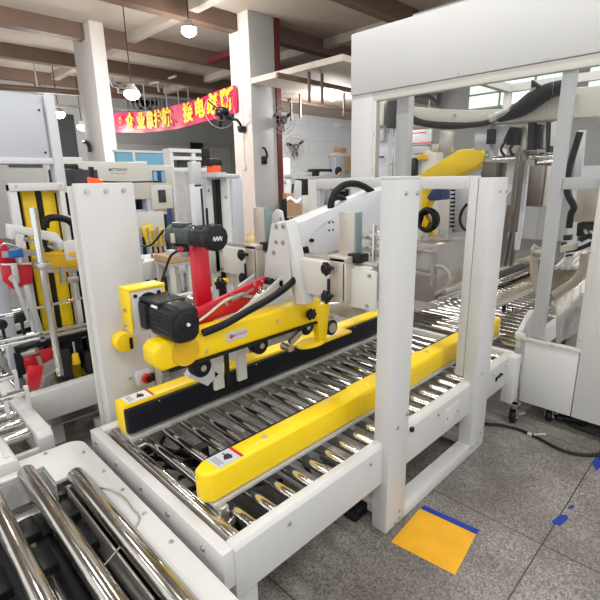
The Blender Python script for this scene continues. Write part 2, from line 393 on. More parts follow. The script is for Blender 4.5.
# far side wide post with the emergency stop
pd = part('frame_post', WHITE, lambda g: (g.box(-2.27, -2.20, .772, 1.04, 0, 1.652, .006), g.box(-2.27, -2.20, 1.045, 1.085, 0, .90, .004)))
part('edge_flange', IVORY, lambda g: g.box(-2.285, -2.268, .755, .785, 0, 1.64, .003), pd)
for y in (.81, .90, .985): hexbolt((-2.20, y, 1.615), (1, 0, 0), pd, .010)
es = part('emergency_stop', WHITE2, lambda g: g.box(-2.20, -2.15, .925, 1.0, .615, .69, .006), pd)
part('stop_collar', RED, lambda g: g.cyl((-2.152, .968, .652), (-2.128, .968, .652), .026, n=20), es)
part('stop_button', BLACK, lambda g: (g.box(-2.15, -2.13, .975, 1.012, .628, .672, .004), g.cyl((-2.13, .975, .65), (-2.118, .975, .65), .017, n=16)), es)
hexbolt((-2.2, .905, .655), (1, 0, 0), pd, .006); hexbolt((-2.2, .905, .93), (1, 0, 0), pd, .006)
part('edge_trim', ZINC, lambda g: g.box(-2.205, -2.196, 1.086, 1.094, .45, .62, .001), pd)
pg = part('pulley_guard', YEL, lambda g: g.cyl((-2.20, .878, .878), (-2.13, .878, .878), .05, n=30, bv=.01), pd)
part('guard_slot', BLACK, lambda g: g.box(-2.132, -2.127, .895, .912, .84, .90), pg)
# far side tall post with black screw strip
pe = part('frame_post', WHITE, lambda g: g.box(-2.40, -2.17, 1.58, 1.68, .2, 1.69, .006))
part('lead_screw', BLACK, lambda g: (g.box(-2.275, -2.24, 1.555, 1.581, .95, 1.66), g.cyl((-2.257, 1.55, .95), (-2.257, 1.55, 1.66), .014, n=12)), pe)
part('screw_plate', GALV, lambda g: (g.box(-2.38, -2.16, 1.50, 1.66, 1.672, 1.682), g.box(-2.34, -2.20, 1.53, 1.60, 1.682, 1.70)), pe)
part('edge_flange', GREYP, lambda g: g.box(-2.17, -2.15, 1.60, 1.67, 1.2, 1.66, .002), pe)
for x, z in ((-2.36, 1.60), (-2.19, 1.56)): hexbolt((x, 1.58, z), (0, -1, 0), pe, .007)
# -------- side belts
GE = 3.30
rg = part('belt_guard', YEL, lambda g: g.prism('z', [(-1.325, .77), (-1.30, .725), (-1.255, .722), (-1.226, .755), (-1.226, GE), (-1.325, GE)], .517, .64, .013, 3))
part('guard_seam', YEL, lambda g: g.prism('y', [(-1.327, .517), (-1.223, .517), (-1.223, .625), (-1.238, .642), (-1.327, .642)], 1.62, 2.30, .006), rg)
part('base_strip', GALV, lambda g: g.box(-1.34, -1.217, .75, GE, .500, .516, .002), rg)
part('drive_belt', RUB, lambda g: g.box(-1.345, -1.326, .80, GE-.05, .527, .63, .008), rg)
hexbolt((-1.275, 1.04, .641), (0, 0, 1), rg, .010, 'screw', TAN); hexbolt((-1.275, 2.32, .641), (0, 0, 1), rg, .010, 'screw', TAN)
def sticker(parent, cx, cy, z, w, l):
    s = part('warning_label', GREYP if parent is rg else PAPER, lambda g: g.box(cx-w/2, cx+w/2, cy-l/2, cy+l/2, z, z+.0015), parent)
    part('label_band', RED, lambda g: g.box(cx-w/2, cx+w/2, cy+l/2-.012, cy+l/2, z+.0015, z+.0025), s)
    part('label_symbol', INK, lambda g: (g.prism('z', [(cx-.010, cy+.0), (cx+.012, cy-.012), (cx+.022, cy+.02), (cx+.004, cy+.028), (cx-.016, cy+.022)], z+.0015, z+.0025), g.box(cx-.028, cx-.012, cy+.006, cy+.012, z+.0015, z+.0025)), s)
    part('label_text', INKG, lambda g: [g.box(cx-w*.38, cx+w*.36-.006*(i % 2), cy-l*.40+i*.009, cy-l*.40+i*.009+.003, z+.0015, z+.0022) for i in range(3)], s)
sticker(rg, -1.275, .845, .640, .082, .115)
part('base_bracket', ZINC, lambda g: (g.box(-1.27, -1.20, .76, .80, .40, .50, .004), g.cyl((-1.21, .74, .42), (-1.21, .82, .42), .016)), rg)
lg_ = part('belt_guard', YEL, lambda g: g.prism('z', [(-2.005, .735), (-1.915, .735), (-1.905, .745), (-1.905, 2.90), (-2.005, 2.90)], .517, .664, .009, 2))
part('drive_belt', RUB, lambda g: g.prism('z', [(-1.93, .738), (-1.892, .738), (-1.882, .75), (-1.882, 2.86), (-1.892, 2.875), (-1.93, 2.875)], .526, .648, .006), lg_)
part('base_strip', GALV, lambda g: g.box(-1.98, -1.868, .738, 2.90, .494, .516, .002), lg_)
part('base_bracket', ZINC, lambda g: (g.box(-1.95, -1.89, .755, .80, .40, .494, .004), g.cyl((-1.90, .76, .44), (-1.90, .83, .44), .018)), lg_)
sticker(lg_, -1.955, .83, .664, .085, .13)
hexbolt((-1.95, 1.12, .665), (0, 0, 1), lg_, .009, 'screw', TAN)
# -------- upper taping arm
ya = part('tape_arm', YEL, lambda g: (g.prism('x', [(.745, .955), (.775, .925), (1.70, .925), (1.70, 1.045), (.775, 1.045), (.745, 1.02)], -1.665, -1.56, .014, 3)))
part('arm_end_disc', YELO, lambda g: g.cyl((-1.561, .88, .985), (-1.553, .88, .985), .062, n=30), ya)
part('arm_flange', BLACK, lambda g: g.box(-1.67, -1.556, .80, 1.70, .915, .9255), ya)
for y, z in ((.98, .955), (1.385, .995)): hexbolt((-1.56, y, z), (1, 0, 0), ya, .007, 'screw', TAN)
npl = part('name_plate', GREYP, lambda g: g.box(-1.560, -1.558, 1.083, 1.197, .966, 1.008), ya)
part('plate_emblem', INKR, lambda g: (g.prism('x', [(1.095, .987), (1.112, 1.0), (1.112, .992), (1.124, .992), (1.124, .982), (1.112, .982), (1.112, .974)], -1.558, -1.5572)), npl)
text('plate_lettering', 'MITTIWAY', .017, (-1.5578, 1.158, .988), (0, 1, 0), (0, 0, 1), INKR, npl, .0004)
for y, z in ((.97, .875), (1.30, .885), (1.62, .90)):
    w = part('press_wheel', RUB, lambda g: g.cyl((-1.64, y, z), (-1.585, y, z), .045, n=26, bv=.006), ya)
    part('wheel_hub', ZINC, lambda g: g.cyl((-1.586, y, z), (-1.577, y, z), .014, n=14), w)
for y in (1.10, 1.17, 1.24): part('side_plate', IVORY if y != 1.17 else DARK, lambda g: g.box(-1.72, -1.70, y, y+(.055 if y != 1.17 else .02), .68, .92, .003), ya)
part('wiper_plate', WHITE2, lambda g: g.prism('x', [(.96, .80), (1.06, .72), (1.13, .76), (1.02, .86)], -1.74, -1.70, .003), ya)
br = part('guide_bracket', YEL, lambda g: g.prism('x', [(1.645, 1.015), (1.765, 1.008), (1.735, .80), (1.685, .80)], -1.600, -1.555, .006), ya)
part('guide_shoe', YEL, lambda g: g.prism('z', [(-1.6+.055*math.cos(a)*1.0, 1.66+.10*math.sin(a)) for a in [2*math.pi*i/24 for i in range(24)]], .79, .806, .004), br)
knob('locking_knob', (-1.55, 1.60, .985), (1, -.25, 0), .03, br)
part('shoe_link', ZINC, lambda g: (g.bar((-1.60, 1.5, .84), (-1.6, 1.62, .90), .02, .03), g.cyl((-1.62, 1.47, .83), (-1.56, 1.47, .83), .02)), br)
ts = part('tail_shoe', YEL, lambda g: g.box(-1.90, -1.80, 1.92, 2.26, .655, .672, .004))
part('tail_wheel', BLACK, lambda g: g.cyl((-1.83, 2.06, .74), (-1.80, 2.06, .74), .05, n=24), ts)
part('tail_wheel_hub', TAN, lambda g: g.cyl((-1.80, 2.06, .74), (-1.792, 2.06, .74), .032, n=20), ts)
part('tail_arm', GREYST, lambda g: g.bar((-1.72, 1.80, .93), (-1.70, 2.35, .86), .05, .055, .004), ts)
part('tail_box', TAN, lambda g: g.box(-1.86, -1.72, 2.12, 2.30, .80, .97, .006), ts)
part('outlet_lug', YEL, lambda g: g.box(-1.90, -1.88, 3.0, 3.04, .50, .70, .003), lg_)
part('belt_bolt_row', ZINC, lambda g: [g.sph((-1.882, .9+.3*i, .64), .004, n=8) for i in range(6)], lg_)
# drive motor on the arm
mt = part('drive_motor', BLACK, lambda g: (g.prism('x', [(.800, 1.06), (.825, 1.04), (.895, 1.04), (.922, 1.065), (.922, 1.165), (.90, 1.192), (.82, 1.192), (.80, 1.165)], -1.70, -1.495, .02, 4),))
part('fan_cover', DARK, lambda g: (g.cyl((-1.505, .862, 1.117), (-1.492, .862, 1.117), .054, n=32, bv=.004)), mt)
part('fan_grille', DARK, lambda g: [g.torus((-1.491, .862, 1.117), (1, 0, 0), r, .002, 30, 6) for r in (.014, .025, .036, .047)], mt)
part('fan_nut', PAPER, lambda g: g.cyl((-1.492, .862, 1.117), (-1.484, .862, 1.117), .007, n=12), mt)
part('motor_ribs', DARK, lambda g: [g.box(-1.69, -1.53, .797, .801, 1.075+.02*i, 1.079+.02*i) for i in range(5)], mt)
part('rating_plate', PAPER, lambda g: g.obox((-1.63, .806, 1.183), (.045, .004, .028), Matrix.Rotation(R(-38), 3, 'X')), mt)
gb = part('gearbox', DARK, lambda g: (g.box(-1.755, -1.70, .79, .91, 1.065, 1.175, .006), g.box(-1.757, -1.60, .80, .925, 1.180, 1.195, .004)), mt)
yb = part('belt_cover', YEL, lambda g: (g.box(-1.845, -1.755, .755, .765, 1.045, 1.228, .003), g.box(-1.845, -1.752, .755, .92, 1.222, 1.234, .003), g.box(-1.845, -1.757, .91, .92, 1.12, 1.226, .003)))
part('mounting_plate', WHITE, lambda g: g.box(-1.775, -1.760, .766, .91, 1.04, 1.221, .003), yb)
part('pulley', BLACK, lambda g: (g.cyl((-1.762, .84, 1.165), (-1.752, .84, 1.165), .042, n=24), g.cyl((-1.762, .785, 1.20), (-1.754, .785, 1.20), .008), g.cyl((-1.762, .89, 1.20), (-1.754, .89, 1.20), .008)), yb)
hexbolt((-1.80, .755, 1.14), (0, -1, 0), yb, .008); hexbolt((-1.81, .755, 1.07), (0, -1, 0), yb, .007)
part('carrier_strut', WHITE, lambda g: (g.bar((-1.74, .84, 1.06), (-1.70, .88, .93), .03, .05, .004)))
# red taping cartridge
rp = part('tape_cartridge', RED, lambda g: (g.prism('x', [(.87, 1.08), (1.0, 1.105), (1.25, 1.155), (1.43, 1.19), (1.405, 1.15), (1.27, 1.05), (1.05, 1.035), (.87, 1.035)], -1.70, -1.68, .002), g.box(-1.76, -1.70, 1.0, 1.32, 1.04, 1.05, .002)))
part('tape_cartridge_side', RED, lambda g: g.prism('x', [(.95, 1.06), (1.25, 1.12), (1.44, 1.16), (1.42, 1.13), (1.27, 1.06), (.95, 1.035)], -1.77, -1.755, .002), rp)
for p in ((1.35, 1.165), (1.38, 1.14), (1.30, 1.12), (1.40, 1.172), (1.18, 1.10)): hexbolt((-1.68, p[0], p[1]), (1, 0, 0), rp, .007)
part('blade_arm', ZINC, lambda g: (g.tube([(-1.668, .98, 1.045), (-1.668, 1.06, 1.075), (-1.668, 1.16, 1.12), (-1.668, 1.27, 1.135)], .008, 8), g.bar((-1.668, 1.20, 1.14), (-1.668, 1.32, 1.11), .008, .012), g.bar((-1.668, 1.20, 1.115), (-1.668, 1.33, 1.145), .008, .012)), rp)
part('white_lever', WHITE, lambda g: g.prism('x', [(1.20, 1.045), (1.40, 1.09), (1.60, 1.20), (1.60, 1.235), (1.40, 1.135), (1.20, 1.052)], -1.655, -1.64, .002), rp)
part('tape_wheel', DARK, lambda g: (g.cyl((-1.70, 1.44, 1.165), (-1.655, 1.44, 1.165), .018, n=20), g.cyl((-1.68, 1.49, 1.15), (-1.64, 1.49, 1.15), .016, n=20), g.box(-1.70, -1.66, 1.43, 1.50, 1.10, 1.13, .004)), rp)
part('feed_lever', WHITE, lambda g: g.prism('x', [(p.y, p.z) for p in [at(238, 286, X=-1.85), at(262, 268, X=-1.85), at(284, 255, X=-1.85), at(280, 265, X=-1.85), at(262, 278, X=-1.85)]], -1.86, -1.84, .002), rp)
part('lever_cap', YEL, lambda g: g.box(-1.9, -1.86, 1.26, 1.33, 1.145, 1.17, .006), rp)
knob('locking_knob', at(222, 284, X=-1.84), (.5, -1, 0), .032, rp)
part('motor_hose', RUB, lambda g: g.tube([at(305, 247, X=-1.565), at(306, 256, X=-1.56), at(301, 271, X=-1.555), at(289, 285, X=-1.55), at(271, 298, X=-1.545), at(248, 311, X=-1.54), at(225, 324, X=-1.54), at(203, 333, X=-1.55)], .0165, 12))
# red column with the head gear motor
rc = part('lift_column', RED, lambda g: g.box(-1.835, -1.80, 1.098, 1.182, .98, 1.375, .003))
gm = part('gear_motor', MOTG, lambda g: (g.cyl((-1.98, 1.12, 1.405), (-1.79, 1.12, 1.412), .050, n=26, bv=.008), g.cyl((-1.995, 1.12, 1.405), (-1.94, 1.12, 1.407), .053, n=26, bv=.006), g.box(-1.96, -1.85, 1.085, 1.155, 1.447, 1.468, .008), g.box(-1.96, -1.86, 1.08, 1.16, 1.34, 1.36, .004)), rc)
part('motor_tag', TAN, lambda g: g.box(-1.935, -1.90, 1.064, 1.073, 1.375, 1.42, .003), gm)
part('motor_foot', PIPEG, lambda g: g.box(-2.0, -1.86, 1.07, 1.15, 1.31, 1.335, .003), gm)
part('gear_flange', BLACK, lambda g: (g.cyl((-1.80, 1.12, 1.411), (-1.68, 1.12, 1.414), .048, n=26, bv=.006)), gm)
hw = part('hand_wheel', BLACK, lambda g: (g.cyl((-1.685, 1.12, 1.414), (-1.63, 1.12, 1.416), .060, n=12, bv=.012)), gm)
part('wheel_print', PAPER, lambda g: [g.tube([(-1.629, 1.095+.016*i, 1.406), (-1.628, 1.10+.016*i, 1.422), (-1.628, 1.104+.016*i, 1.402), (-1.629, 1.110+.016*i, 1.418)], .0016, 5) for i in range(3)], hw)
part('cable_gland', RED, lambda g: g.cyl((-1.86, 1.06, 1.345), (-1.82, 1.05, 1.36), .010, n=12), gm)
part('motor_cable', RUB, lambda g: g.tube([(-1.86, 1.055, 1.345), (-1.885, 1.03, 1.32), (-1.89, 1.0, 1.26), (-1.87, .96, 1.20), (-1.84, .93, 1.16)], .006, 8), gm)
part('motor_cable', RUB, lambda g: g.tube([(-2.0, 1.07, 1.43), (-2.05, 1.05, 1.38), (-2.10, 1.04, 1.35), (-2.19, 1.04, 1.34)], .005, 8), gm)
part('guide_pole', WHITE2, lambda g: g.box(-1.82, -1.785, 1.115, 1.16, 1.45, 1.64, .003), rc)
part('pole_head', GALV, lambda g: g.box(-1.825, -1.785, 1.118, 1.165, 1.625, 1.735, .004), rc)
part('pole_rod', BLACK, lambda g: (g.cyl((-1.785, 1.155, 1.46), (-1.785, 1.155, 1.62), .005, n=8), g.cyl((-1.768, 1.165, 1.455), (-1.768, 1.165, 1.535), .006, n=8), g.box(-1.80, -1.755, 1.13, 1.18, 1.445, 1.46, .002)), rc)
# cross beam, clamps, mast, boom
cbm = part('cross_beam', IVORY, lambda g: (g.box(-2.20, -1.13, 1.54, 1.62, 1.125, 1.285, .008),))
part('beam_rail', GREYST, lambda g: g.box(-2.18, -1.11, 1.56, 1.62, 1.285, 1.30, .002), cbm)
part('face_plate', IVORY, lambda g: g.box(-2.22, -1.97, 1.525, 1.54, 1.13, 1.285, .006), cbm)
part('face_plate', IVORY, lambda g: g.box(-1.265, -1.09, 1.522, 1.54, 1.10, 1.275, .006), cbm)
part('face_plate', IVORY, lambda g: g.box(-1.545, -1.345, 1.525, 1.54, 1.115, 1.28, .006), cbm)
part('end_bracket', GALV, lambda g: (g.box(-2.235, -2.215, 1.46, 1.60, 1.13, 1.30, .003), g.box(-2.25, -2.215, 1.50, 1.53, 1.10, 1.31)), cbm)
for x, z in ((-2.19, 1.26), (-2.19, 1.15), (-1.12, 1.255), (-1.13, 1.12)): hexbolt((x, 1.524, z), (0, -1, 0), cbm, .010)
for z in (1.16, 1.27): hexbolt((-2.225, 1.46, z), (0, -1, 0), cbm, .006)
def clamp(x):
    c = part('guide_clamp', TAN, lambda g: (g.box(x-.045, x+.045, 1.485, 1.53, 1.12, 1.32, .005), g.box(x-.06, x+.05, 1.485, 1.66, 1.30, 1.325, .004), g.box(x+.03, x+.05, 1.485, 1.62, 1.125, 1.30, .004)), cbm)
    part('clamp_slot', DARK, lambda g: g.box(x-.056, x-.04, 1.480, 1.50, 1.14, 1.22, .003), c)
    knob('clamp_knob', (x-.03, 1.462, 1.272), (-.2, -1, .02), .030, c); knob('clamp_knob', (x-.03, 1.462, 1.145), (-.2, -1, .02), .030, c)
    part('clamp_block', BLACK, lambda g: g.box(x+.02, x+.085, 1.53, 1.60, 1.295, 1.335, .004), c)
    u = part('guide_upright', TAN, lambda g: g.box(x-.055, x+.035, 1.56, 1.575, 1.29, 1.512, .002), c)
    part('guide_face', TEAL, lambda g: g.box(x+.035, x+.046, 1.558, 1.60, 1.30, 1.51, .002), u)
    part('upright_logo', TAN, lambda g: g.prism('y', [(x-.03, 1.47), (x-.01, 1.47), (x-.018, 1.445)], 1.5585, 1.5605), u)
    part('guide_rod', STEEL, lambda g: (g.cyl((x+.075, 1.66, 1.28), (x+.075, 1.66, 1.45), .006, n=8), g.cyl((x+.085, 1.63, 1.28), (x+.085, 1.63, 1.46), .006, n=8)), c)
clamp(-1.27); clamp(-1.87)
ms = part('mast_bracket', WHITE, lambda g: (g.prism('y', [(-1.715, 1.44), (-1.60, 1.46), (-1.57, 1.09), (-1.80, 1.09), (-1.775, 1.22)], 1.50, 1.54, .004), g.prism('y', [(-1.60, 1.46), (-1.593, 1.46), (-1.475, 1.07), (-1.54, 1.06)], 1.49, 1.56, .004)))
for x, z in ((-1.675, 1.43), (-1.625, 1.435), (-1.68, 1.355), (-1.63, 1.355), (-1.70, 1.30)): hexbolt((x, 1.50, z), (0, -1, 0), ms, .010)
part('side_flange', WHITE, lambda g: g.prism('y', [(p.x, p.z) for p in [at(x, y, Y=1.64) for x, y in ((272, 214), (276, 209), (281, 211), (283, 222), (279, 243), (271, 246))]], 1.64, 1.655, .003), ms)
bmm = part('lift_boom', WHITE2, lambda g: (g.prism('x', [(1.52, 1.10), (1.60, 1.10), (1.80, 1.275), (2.42, 1.265), (2.42, 1.605), (2.20, 1.582), (1.60, 1.452), (1.52, 1.45)], -1.70, -1.595, .006),))
for y, z in ((1.80, 1.43), (1.80, 1.39), (1.83, 1.39), (1.83, 1.43)): part('boom_hole', BLACK, lambda g: g.cyl((-1.596, y, z), (-1.593, y, z), .006, n=10), bmm)
part('boom_cable', GALV, lambda g: g.tube([(-1.59, 1.62, 1.33), (-1.59, 1.66, 1.385), (-1.59, 1.75, 1.43), (-1.59, 1.82, 1.445)], .003, 6), bmm)
part('cable_gland', BLACK, lambda g: g.cyl((-1.597, 1.66, 1.352), (-1.58, 1.66, 1.352), .010, n=12), bmm)
part('air_hose', RUB, lambda g: g.tube([(-1.62, 1.845, 1.46), (-1.62, 1.845, 1.53), (-1.62, 1.88, 1.585), (-1.62, 1.96, 1.62), (-1.62, 2.06, 1.622), (-1.62, 2.16, 1.595), (-1.62, 2.25, 1.55), (-1.60, 2.36, 1.46)], .0185, 14), bmm)
part('air_hose', RUB, lambda g: g.tube([(-1.66, 1.87, 1.49), (-1.66, 1.90, 1.545), (-1.66, 1.98, 1.548), (-1.66, 2.06, 1.50)], .015, 12), bmm)
part('hose_fitting', BLACK, lambda g: g.cyl((-1.62, 1.845, 1.455), (-1.62, 1.845, 1.50), .022, n=14), bmm)
part('slide_block', STEEL, lambda g: (g.box(-1.40, -1.20, 1.80, 1.95, 1.30, 1.33, .003), g.box(-1.40, -1.20, 1.80, 1.95, 1.36, 1.39, .003), g.box(-1.36, -1.24, 1.84, 1.9, 1.27, 1.40, .003)), bmm)
# signal lamp on the wide post and on the tall post
sl = part('post_sensor', ORNG, lambda g: (g.prism('x', [(.835, 1.652), (.90, 1.652), (.90, 1.664), (.875, 1.672), (.835, 1.680)], -2.24, -2.215, .003)))
part('sensor_plug', BLACK, lambda g: (g.cyl((-2.228, .855, 1.675), (-2.228, .855, 1.70), .012, n=12), g.box(-2.238, -2.218, .846, .864, 1.70, 1.725)), sl)
part('sensor_lead', DARK, lambda g: g.tube([(-2.22, .90, 1.658), (-2.22, 1.02, 1.654), (-2.22, 1.2, 1.656)], .004, 6), sl)
sp_ = part('post_sensor', ORNG, lambda g: g.box(-2.34, -2.265, 1.56, 1.61, 1.70, 1.738, .004))
part('sensor_cover', BLACK, lambda g: g.prism('y', [(-2.35, 1.738), (-2.275, 1.738), (-2.28, 1.775), (-2.31, 1.78), (-2.355, 1.76)], 1.55, 1.63, .004), sp_)
part('antenna_block', BLACK, lambda g: g.box(-2.385, -2.355, 1.56, 1.60, 1.74, 1.84, .004), sp_)
# ------------------------------------------------------------------ transfer conveyor in the foreground
def tpart(root):
    def f(name, m, fn, parent=None, ang=38):
        g = G(); fn(g); return g.fin(name, m, parent or root, ang)
    return f
tc = thing('transfer_conveyor', 'low transfer conveyor in the foreground with rounded white deck plate and thick steel rollers', 'conveyor', (-1.6, .2, 0))
P = tpart(tc)
def arc(cx, cy, r, a0, a1, n=7): return [(cx+r*math.cos(R(a0+(a1-a0)*i/n)), cy+r*math.sin(R(a0+(a1-a0)*i/n))) for i in range(n+1)]
P('deck_plate', WHITE, lambda g: g.prism('z', arc(-2.11, .545, .07, 180, 90)+[(-.9, .615), (-.9, .53), (-1.90, .53), (-1.90, .415), (-2.06, .415), (-2.06, -.5), (-2.18, -.5)], .425, .445, .004))
P('frame_skirt', WHITE, lambda g: (g.box(-2.10, -.9, .585, .61, .22, .425, .003), g.box(-2.18, -2.15, -.5, .545, .22, .425, .003), g.box(-.92, -.9, -.5, .585, .22, .425, .003)))
P('inner_flange', WHITE, lambda g: (g.box(-1.90, -.92, .528, .534, .30, .425), g.box(-2.06, -1.9, .41, .416, .30, .425), g.box(-2.064, -2.058, -.5, .412, .30, .425)))
P('side_box', WHITE, lambda g: (g.prism('x', [(-.3, .445), (.335, .445), (.335, .49), (.32, .50), (-.3, .50)], -2.36, -2.10, .005)))
P('side_box_slot', GREYST, lambda g: g.box(-2.30, -2.14, .295, .315, .498, .504))
tr = None
for y, x0 in ((.485, -1.87), (.345, -2.045), (.20, -2.045), (.06, -2.045), (-.08, -2.045)):
    P('roller', ROLLB, lambda g: (g.cyl((x0, y, .455), (-.94, y, .455), .035, n=30, bv=.003), g.cyl((x0-.01, y, .455), (-.93, y, .455), .012, n=10)))
for y in (.41, .27, .13): P('belt_pad', BLACK, lambda g: (g.box(-1.82, -1.70, y-.03, y+.03, .36, .40, .006), g.box(-1.66, -1.52, y-.03, y+.03, .34, .38, .006)))
P('roller_bracket', GREYST, lambda g: (g.box(-1.86, -1.1, .438, .446, .30, .43, .002), g.box(-1.86, -1.84, .438, .50, .30, .43)))
P('bottom_pan', DARK, lambda g: g.box(-2.14, -.93, -.48, .58, .20, .21))
P('drive_shaft', ZINC, lambda g: (g.cyl((-2.0, .41, .30), (-1.0, .41, .30), .015), g.cyl((-2.0, .27, .29), (-1.0, .27, .29), .02), g.box(-1.95, -1.9, .22, .46, .22, .34, .004)))
for x, y in ((-2.03, .578), (-1.82, .585), (-1.64, .587), (-1.45, .587), (-1.25, .587), (-2.15, .45)):
    P('bolt', ZINC, lambda g: (g.cyl((x, y, .443), (x, y, .448), .009, n=12), g.cyl((x, y, .448), (x, y, .452), .006, n=6)))
P('loose_cable', GREYST, lambda g: g.tube([at(97, 487, Z=.449), at(108, 489, Z=.452), at(122, 496, Z=.455), at(132, 508, Z=.452), at(138, 523, Z=.45), (-1.33, .36, .42)], .0032, 6))
for x, y in ((-2.14, -.40), (-2.14, .52), (-.94, -.40), (-.94, .56)): P('leg', WHITE, lambda g: (g.box(x-.035, x+.035, y-.035, y+.035, .02, .42, .004), g.cyl((x, y, 0), (x, y, .02), .04)))

# ------------------------------------------------------------------ side roller conveyor on the left edge
fr = thing('roller_conveyor', 'short roller conveyor at the left edge with bright rollers and white end rail', 'conveyor', (-2.8, .2, 0))
P = tpart(fr)
P('side_rail', WHITE, lambda g: g.prism('y', [(-2.33, .475), (-2.30, .45), (-2.30, .36), (-2.34, .32), (-3.6, .32), (-3.6, .475)], .462, .532, .006))
P('side_rail', WHITE, lambda g: g.box(-3.6, -2.3, -.55, -.48, .32, .475, .006))
P('end_beam', WHITE, lambda g: g.box(-2.33, -2.30, -.48, .462, .30, .40, .004))
rl = None
for i in range(8):
    x = -2.41-.132*i
    P('roller', STEEL, lambda g: (g.cyl((x, -.46, .447), (x, .445, .447), .032, n=26, bv=.003), g.cyl((x, -.48, .447), (x, .464, .447), .012, n=10)))
for x, y in ((-2.36, .44), (-3.5, .44), (-2.36, -.5), (-3.5, -.5)): P('leg', WHITE, lambda g: g.box(x-.03, x+.03, y-.03, y+.03, 0, .33, .004))
for x, y, h in ((-2.60, .500, .62), (-2.80, .500, .65)):
    s = P('guide_stand', WHITE, lambda g: g.box(x-.012, x+.012, y, y+.02, .47, h, .002)); P('guide_stand', WHITE, lambda g: g.box(x-.012, x+.012, y-.10, y-.08, .475, h, .002))
    P('guide_cylinder', STEEL, lambda g: (g.cyl((x, y-.16, h-.03), (x, y-.0, h-.03), .02, n=18), g.cyl((x, y-.30, h-.03), (x, y+.02, h-.03), .008, n=10)), s)

# ------------------------------------------------------------------ second sealer on the left
lm = thing('carton_sealer', 'carton sealing machine at the left edge with grey control cabinet over twin yellow panels', 'machine', (-3.2, .8, 0))
P = tpart(lm)
cb = P('control_cabinet', GREYP, lambda g: (g.box(-3.45, -3.02, .57, .940, 1.775, 2.145, .006)))
dr = P('cabinet_door', GREYP, lambda g: g.box(-3.02, -3.005, .575, .925, 1.80, 2.09, .004), cb)
P('cabinet_lip', WHITE2, lambda g: g.box(-3.02, -2.995, .57, .94, 1.765, 1.80, .003), cb)
for y, z in ((.905, 2.06), (.905, 1.83)): P('door_screw', DARK, lambda g: g.cyl((-3.006, y, z), (-3.0, y, z), .006, n=10), dr)
P('tall_post', WHITE2, lambda g: g.box(-3.09, -2.995, .941, .995, 1.60, 2.15, .005))
P('rear_post', GREYP, lambda g: g.box(-3.45, -3.38, .60, .67, 0, 1.78, .004))
P('dark_panel', GRILL, lambda g: (g.box(-3.26, -3.2, .98, 1.27, .3, 1.74, .004), g.box(-3.2, -3.17, 1.05, 1.10, .3, 1.70)))
P('white_channel', WHITE2, lambda g: g.box(-3.0, -2.96, 1.03, 1.05, .47, 1.45, .002))
P('door_frame', WHITE, lambda g: (g.box(-3.06, -2.99, .685, .722, .5, 1.655, .004), g.box(-3.06, -2.99, .945, .975, .5, 1.655, .004), g.box(-3.06, -2.985, .685, .975, 1.615, 1.66, .004)))
for y in (.72, .955): P('bolt', ZINC, lambda g: g.cyl((-2.985, y, 1.645), (-2.98, y, 1.645), .007, n=8))
for y0, y1 in ((.760, .834), (.868, .940)): P('yellow_panel', YEL, lambda g: g.box(-3.10, -3.07, y0, y1, .35, 1.62, .003))
P('panel_backing', BLACK, lambda g: (g.box(-3.14, -3.11, .725, 1.0, .2, 1.64), g.box(-3.09, -3.07, .725, .742, .3, 1.62), g.box(-3.09, -3.07, .838, .864, .3, 1.62)))
P('drag_chain', RUB, lambda g: g.tube([at(x, y, X=-2.88) for x, y in ((46, 228), (46, 222), (50, 218), (60, 218), (69, 221), (74, 227), (76, 236))], .02, 8))
P('hose_rail', GALV, lambda g: g.tube([at(x, y, X=-2.9) for x, y in ((55, 216), (66, 216), (76, 219))], .008, 6))
ar = P('bracket_arm', WHITE, lambda g: (g.prism('x', [(p.y, p.z) for p in [at(x, y, X=-2.72) for x, y in ((9, 224), (57, 233), (64, 242), (66, 250), (60, 250), (57, 243), (45, 240), (17, 233), (14, 240), (10, 239))]], -2.80, -2.72, .006)))
P('arm_drop_plate', WHITE, lambda g: g.prism('x', [(p.y, p.z) for p in [at(x, y, X=-2.70) for x, y in ((63, 242), (75, 240), (79, 259), (67, 261))]], -2.72, -2.70, .003), ar)
P('drop_plate_slot', YELO, lambda g: g.prism('x', [(p.y, p.z) for p in [at(x, y, X=-2.695) for x, y in ((69, 252.5), (78, 252), (79, 256), (69, 256))]], -2.70, -2.695), ar)
P('chain_loop', BLACK, lambda g: g.torus(at(51, 242, X=-2.82), (1, .3, 0), .04, .014), ar)
P('cylinder_body', STEEL, lambda g: (g.cyl(at(46, 246, X=-2.82), at(58, 247, X=-2.82), .022), g.cyl(at(24, 239, X=-2.84), at(45, 244, X=-2.84), .012)), ar)
P('yellow_box', YELO, lambda g: g.prism('x', [(p.y, p.z) for p in [at(x, y, X=-2.86) for x, y in ((45, 254), (81, 253), (82, 268), (47, 270))]], -2.96, -2.86, .006))
P('lower_rail', ZINC, lambda g: (g.bar(at(44, 271, X=-2.82), at(84, 269, X=-2.82), .025, .02), g.bar(at(61, 267, X=-2.79), at(63, 283, X=-2.79), .02, .03), g.cyl(at(74, 272, X=-2.82), at(77, 300, X=-2.82), .012), g.bar(at(67, 280, X=-2.79), at(78, 279, X=-2.79), .03, .035, .004)))
P('guide_pole', STEEL, lambda g: (g.cyl((-2.66, .700, .60), (-2.66, .700, 1.535), .018, n=20), ))
P('pole_collar', ZINC, lambda g: (g.box(-2.69, -2.61, .67, .73, 1.215, 1.25, .004), g.bar((-2.9, .73, 1.23), (-2.66, .71, 1.23), .03, .02)))
rdx = P('red_guard', RED, lambda g: (g.prism('x', [(.57, 1.40), (.595, 1.36), (.64, 1.28), (.66, 1.17), (.57, 1.15)], -2.98, -2.95, .004), g.prism('x', [(.56, 1.235), (.715, 1.215), (.70, 1.10), (.60, 1.08), (.56, 1.13)], -2.93, -2.90, .004)))
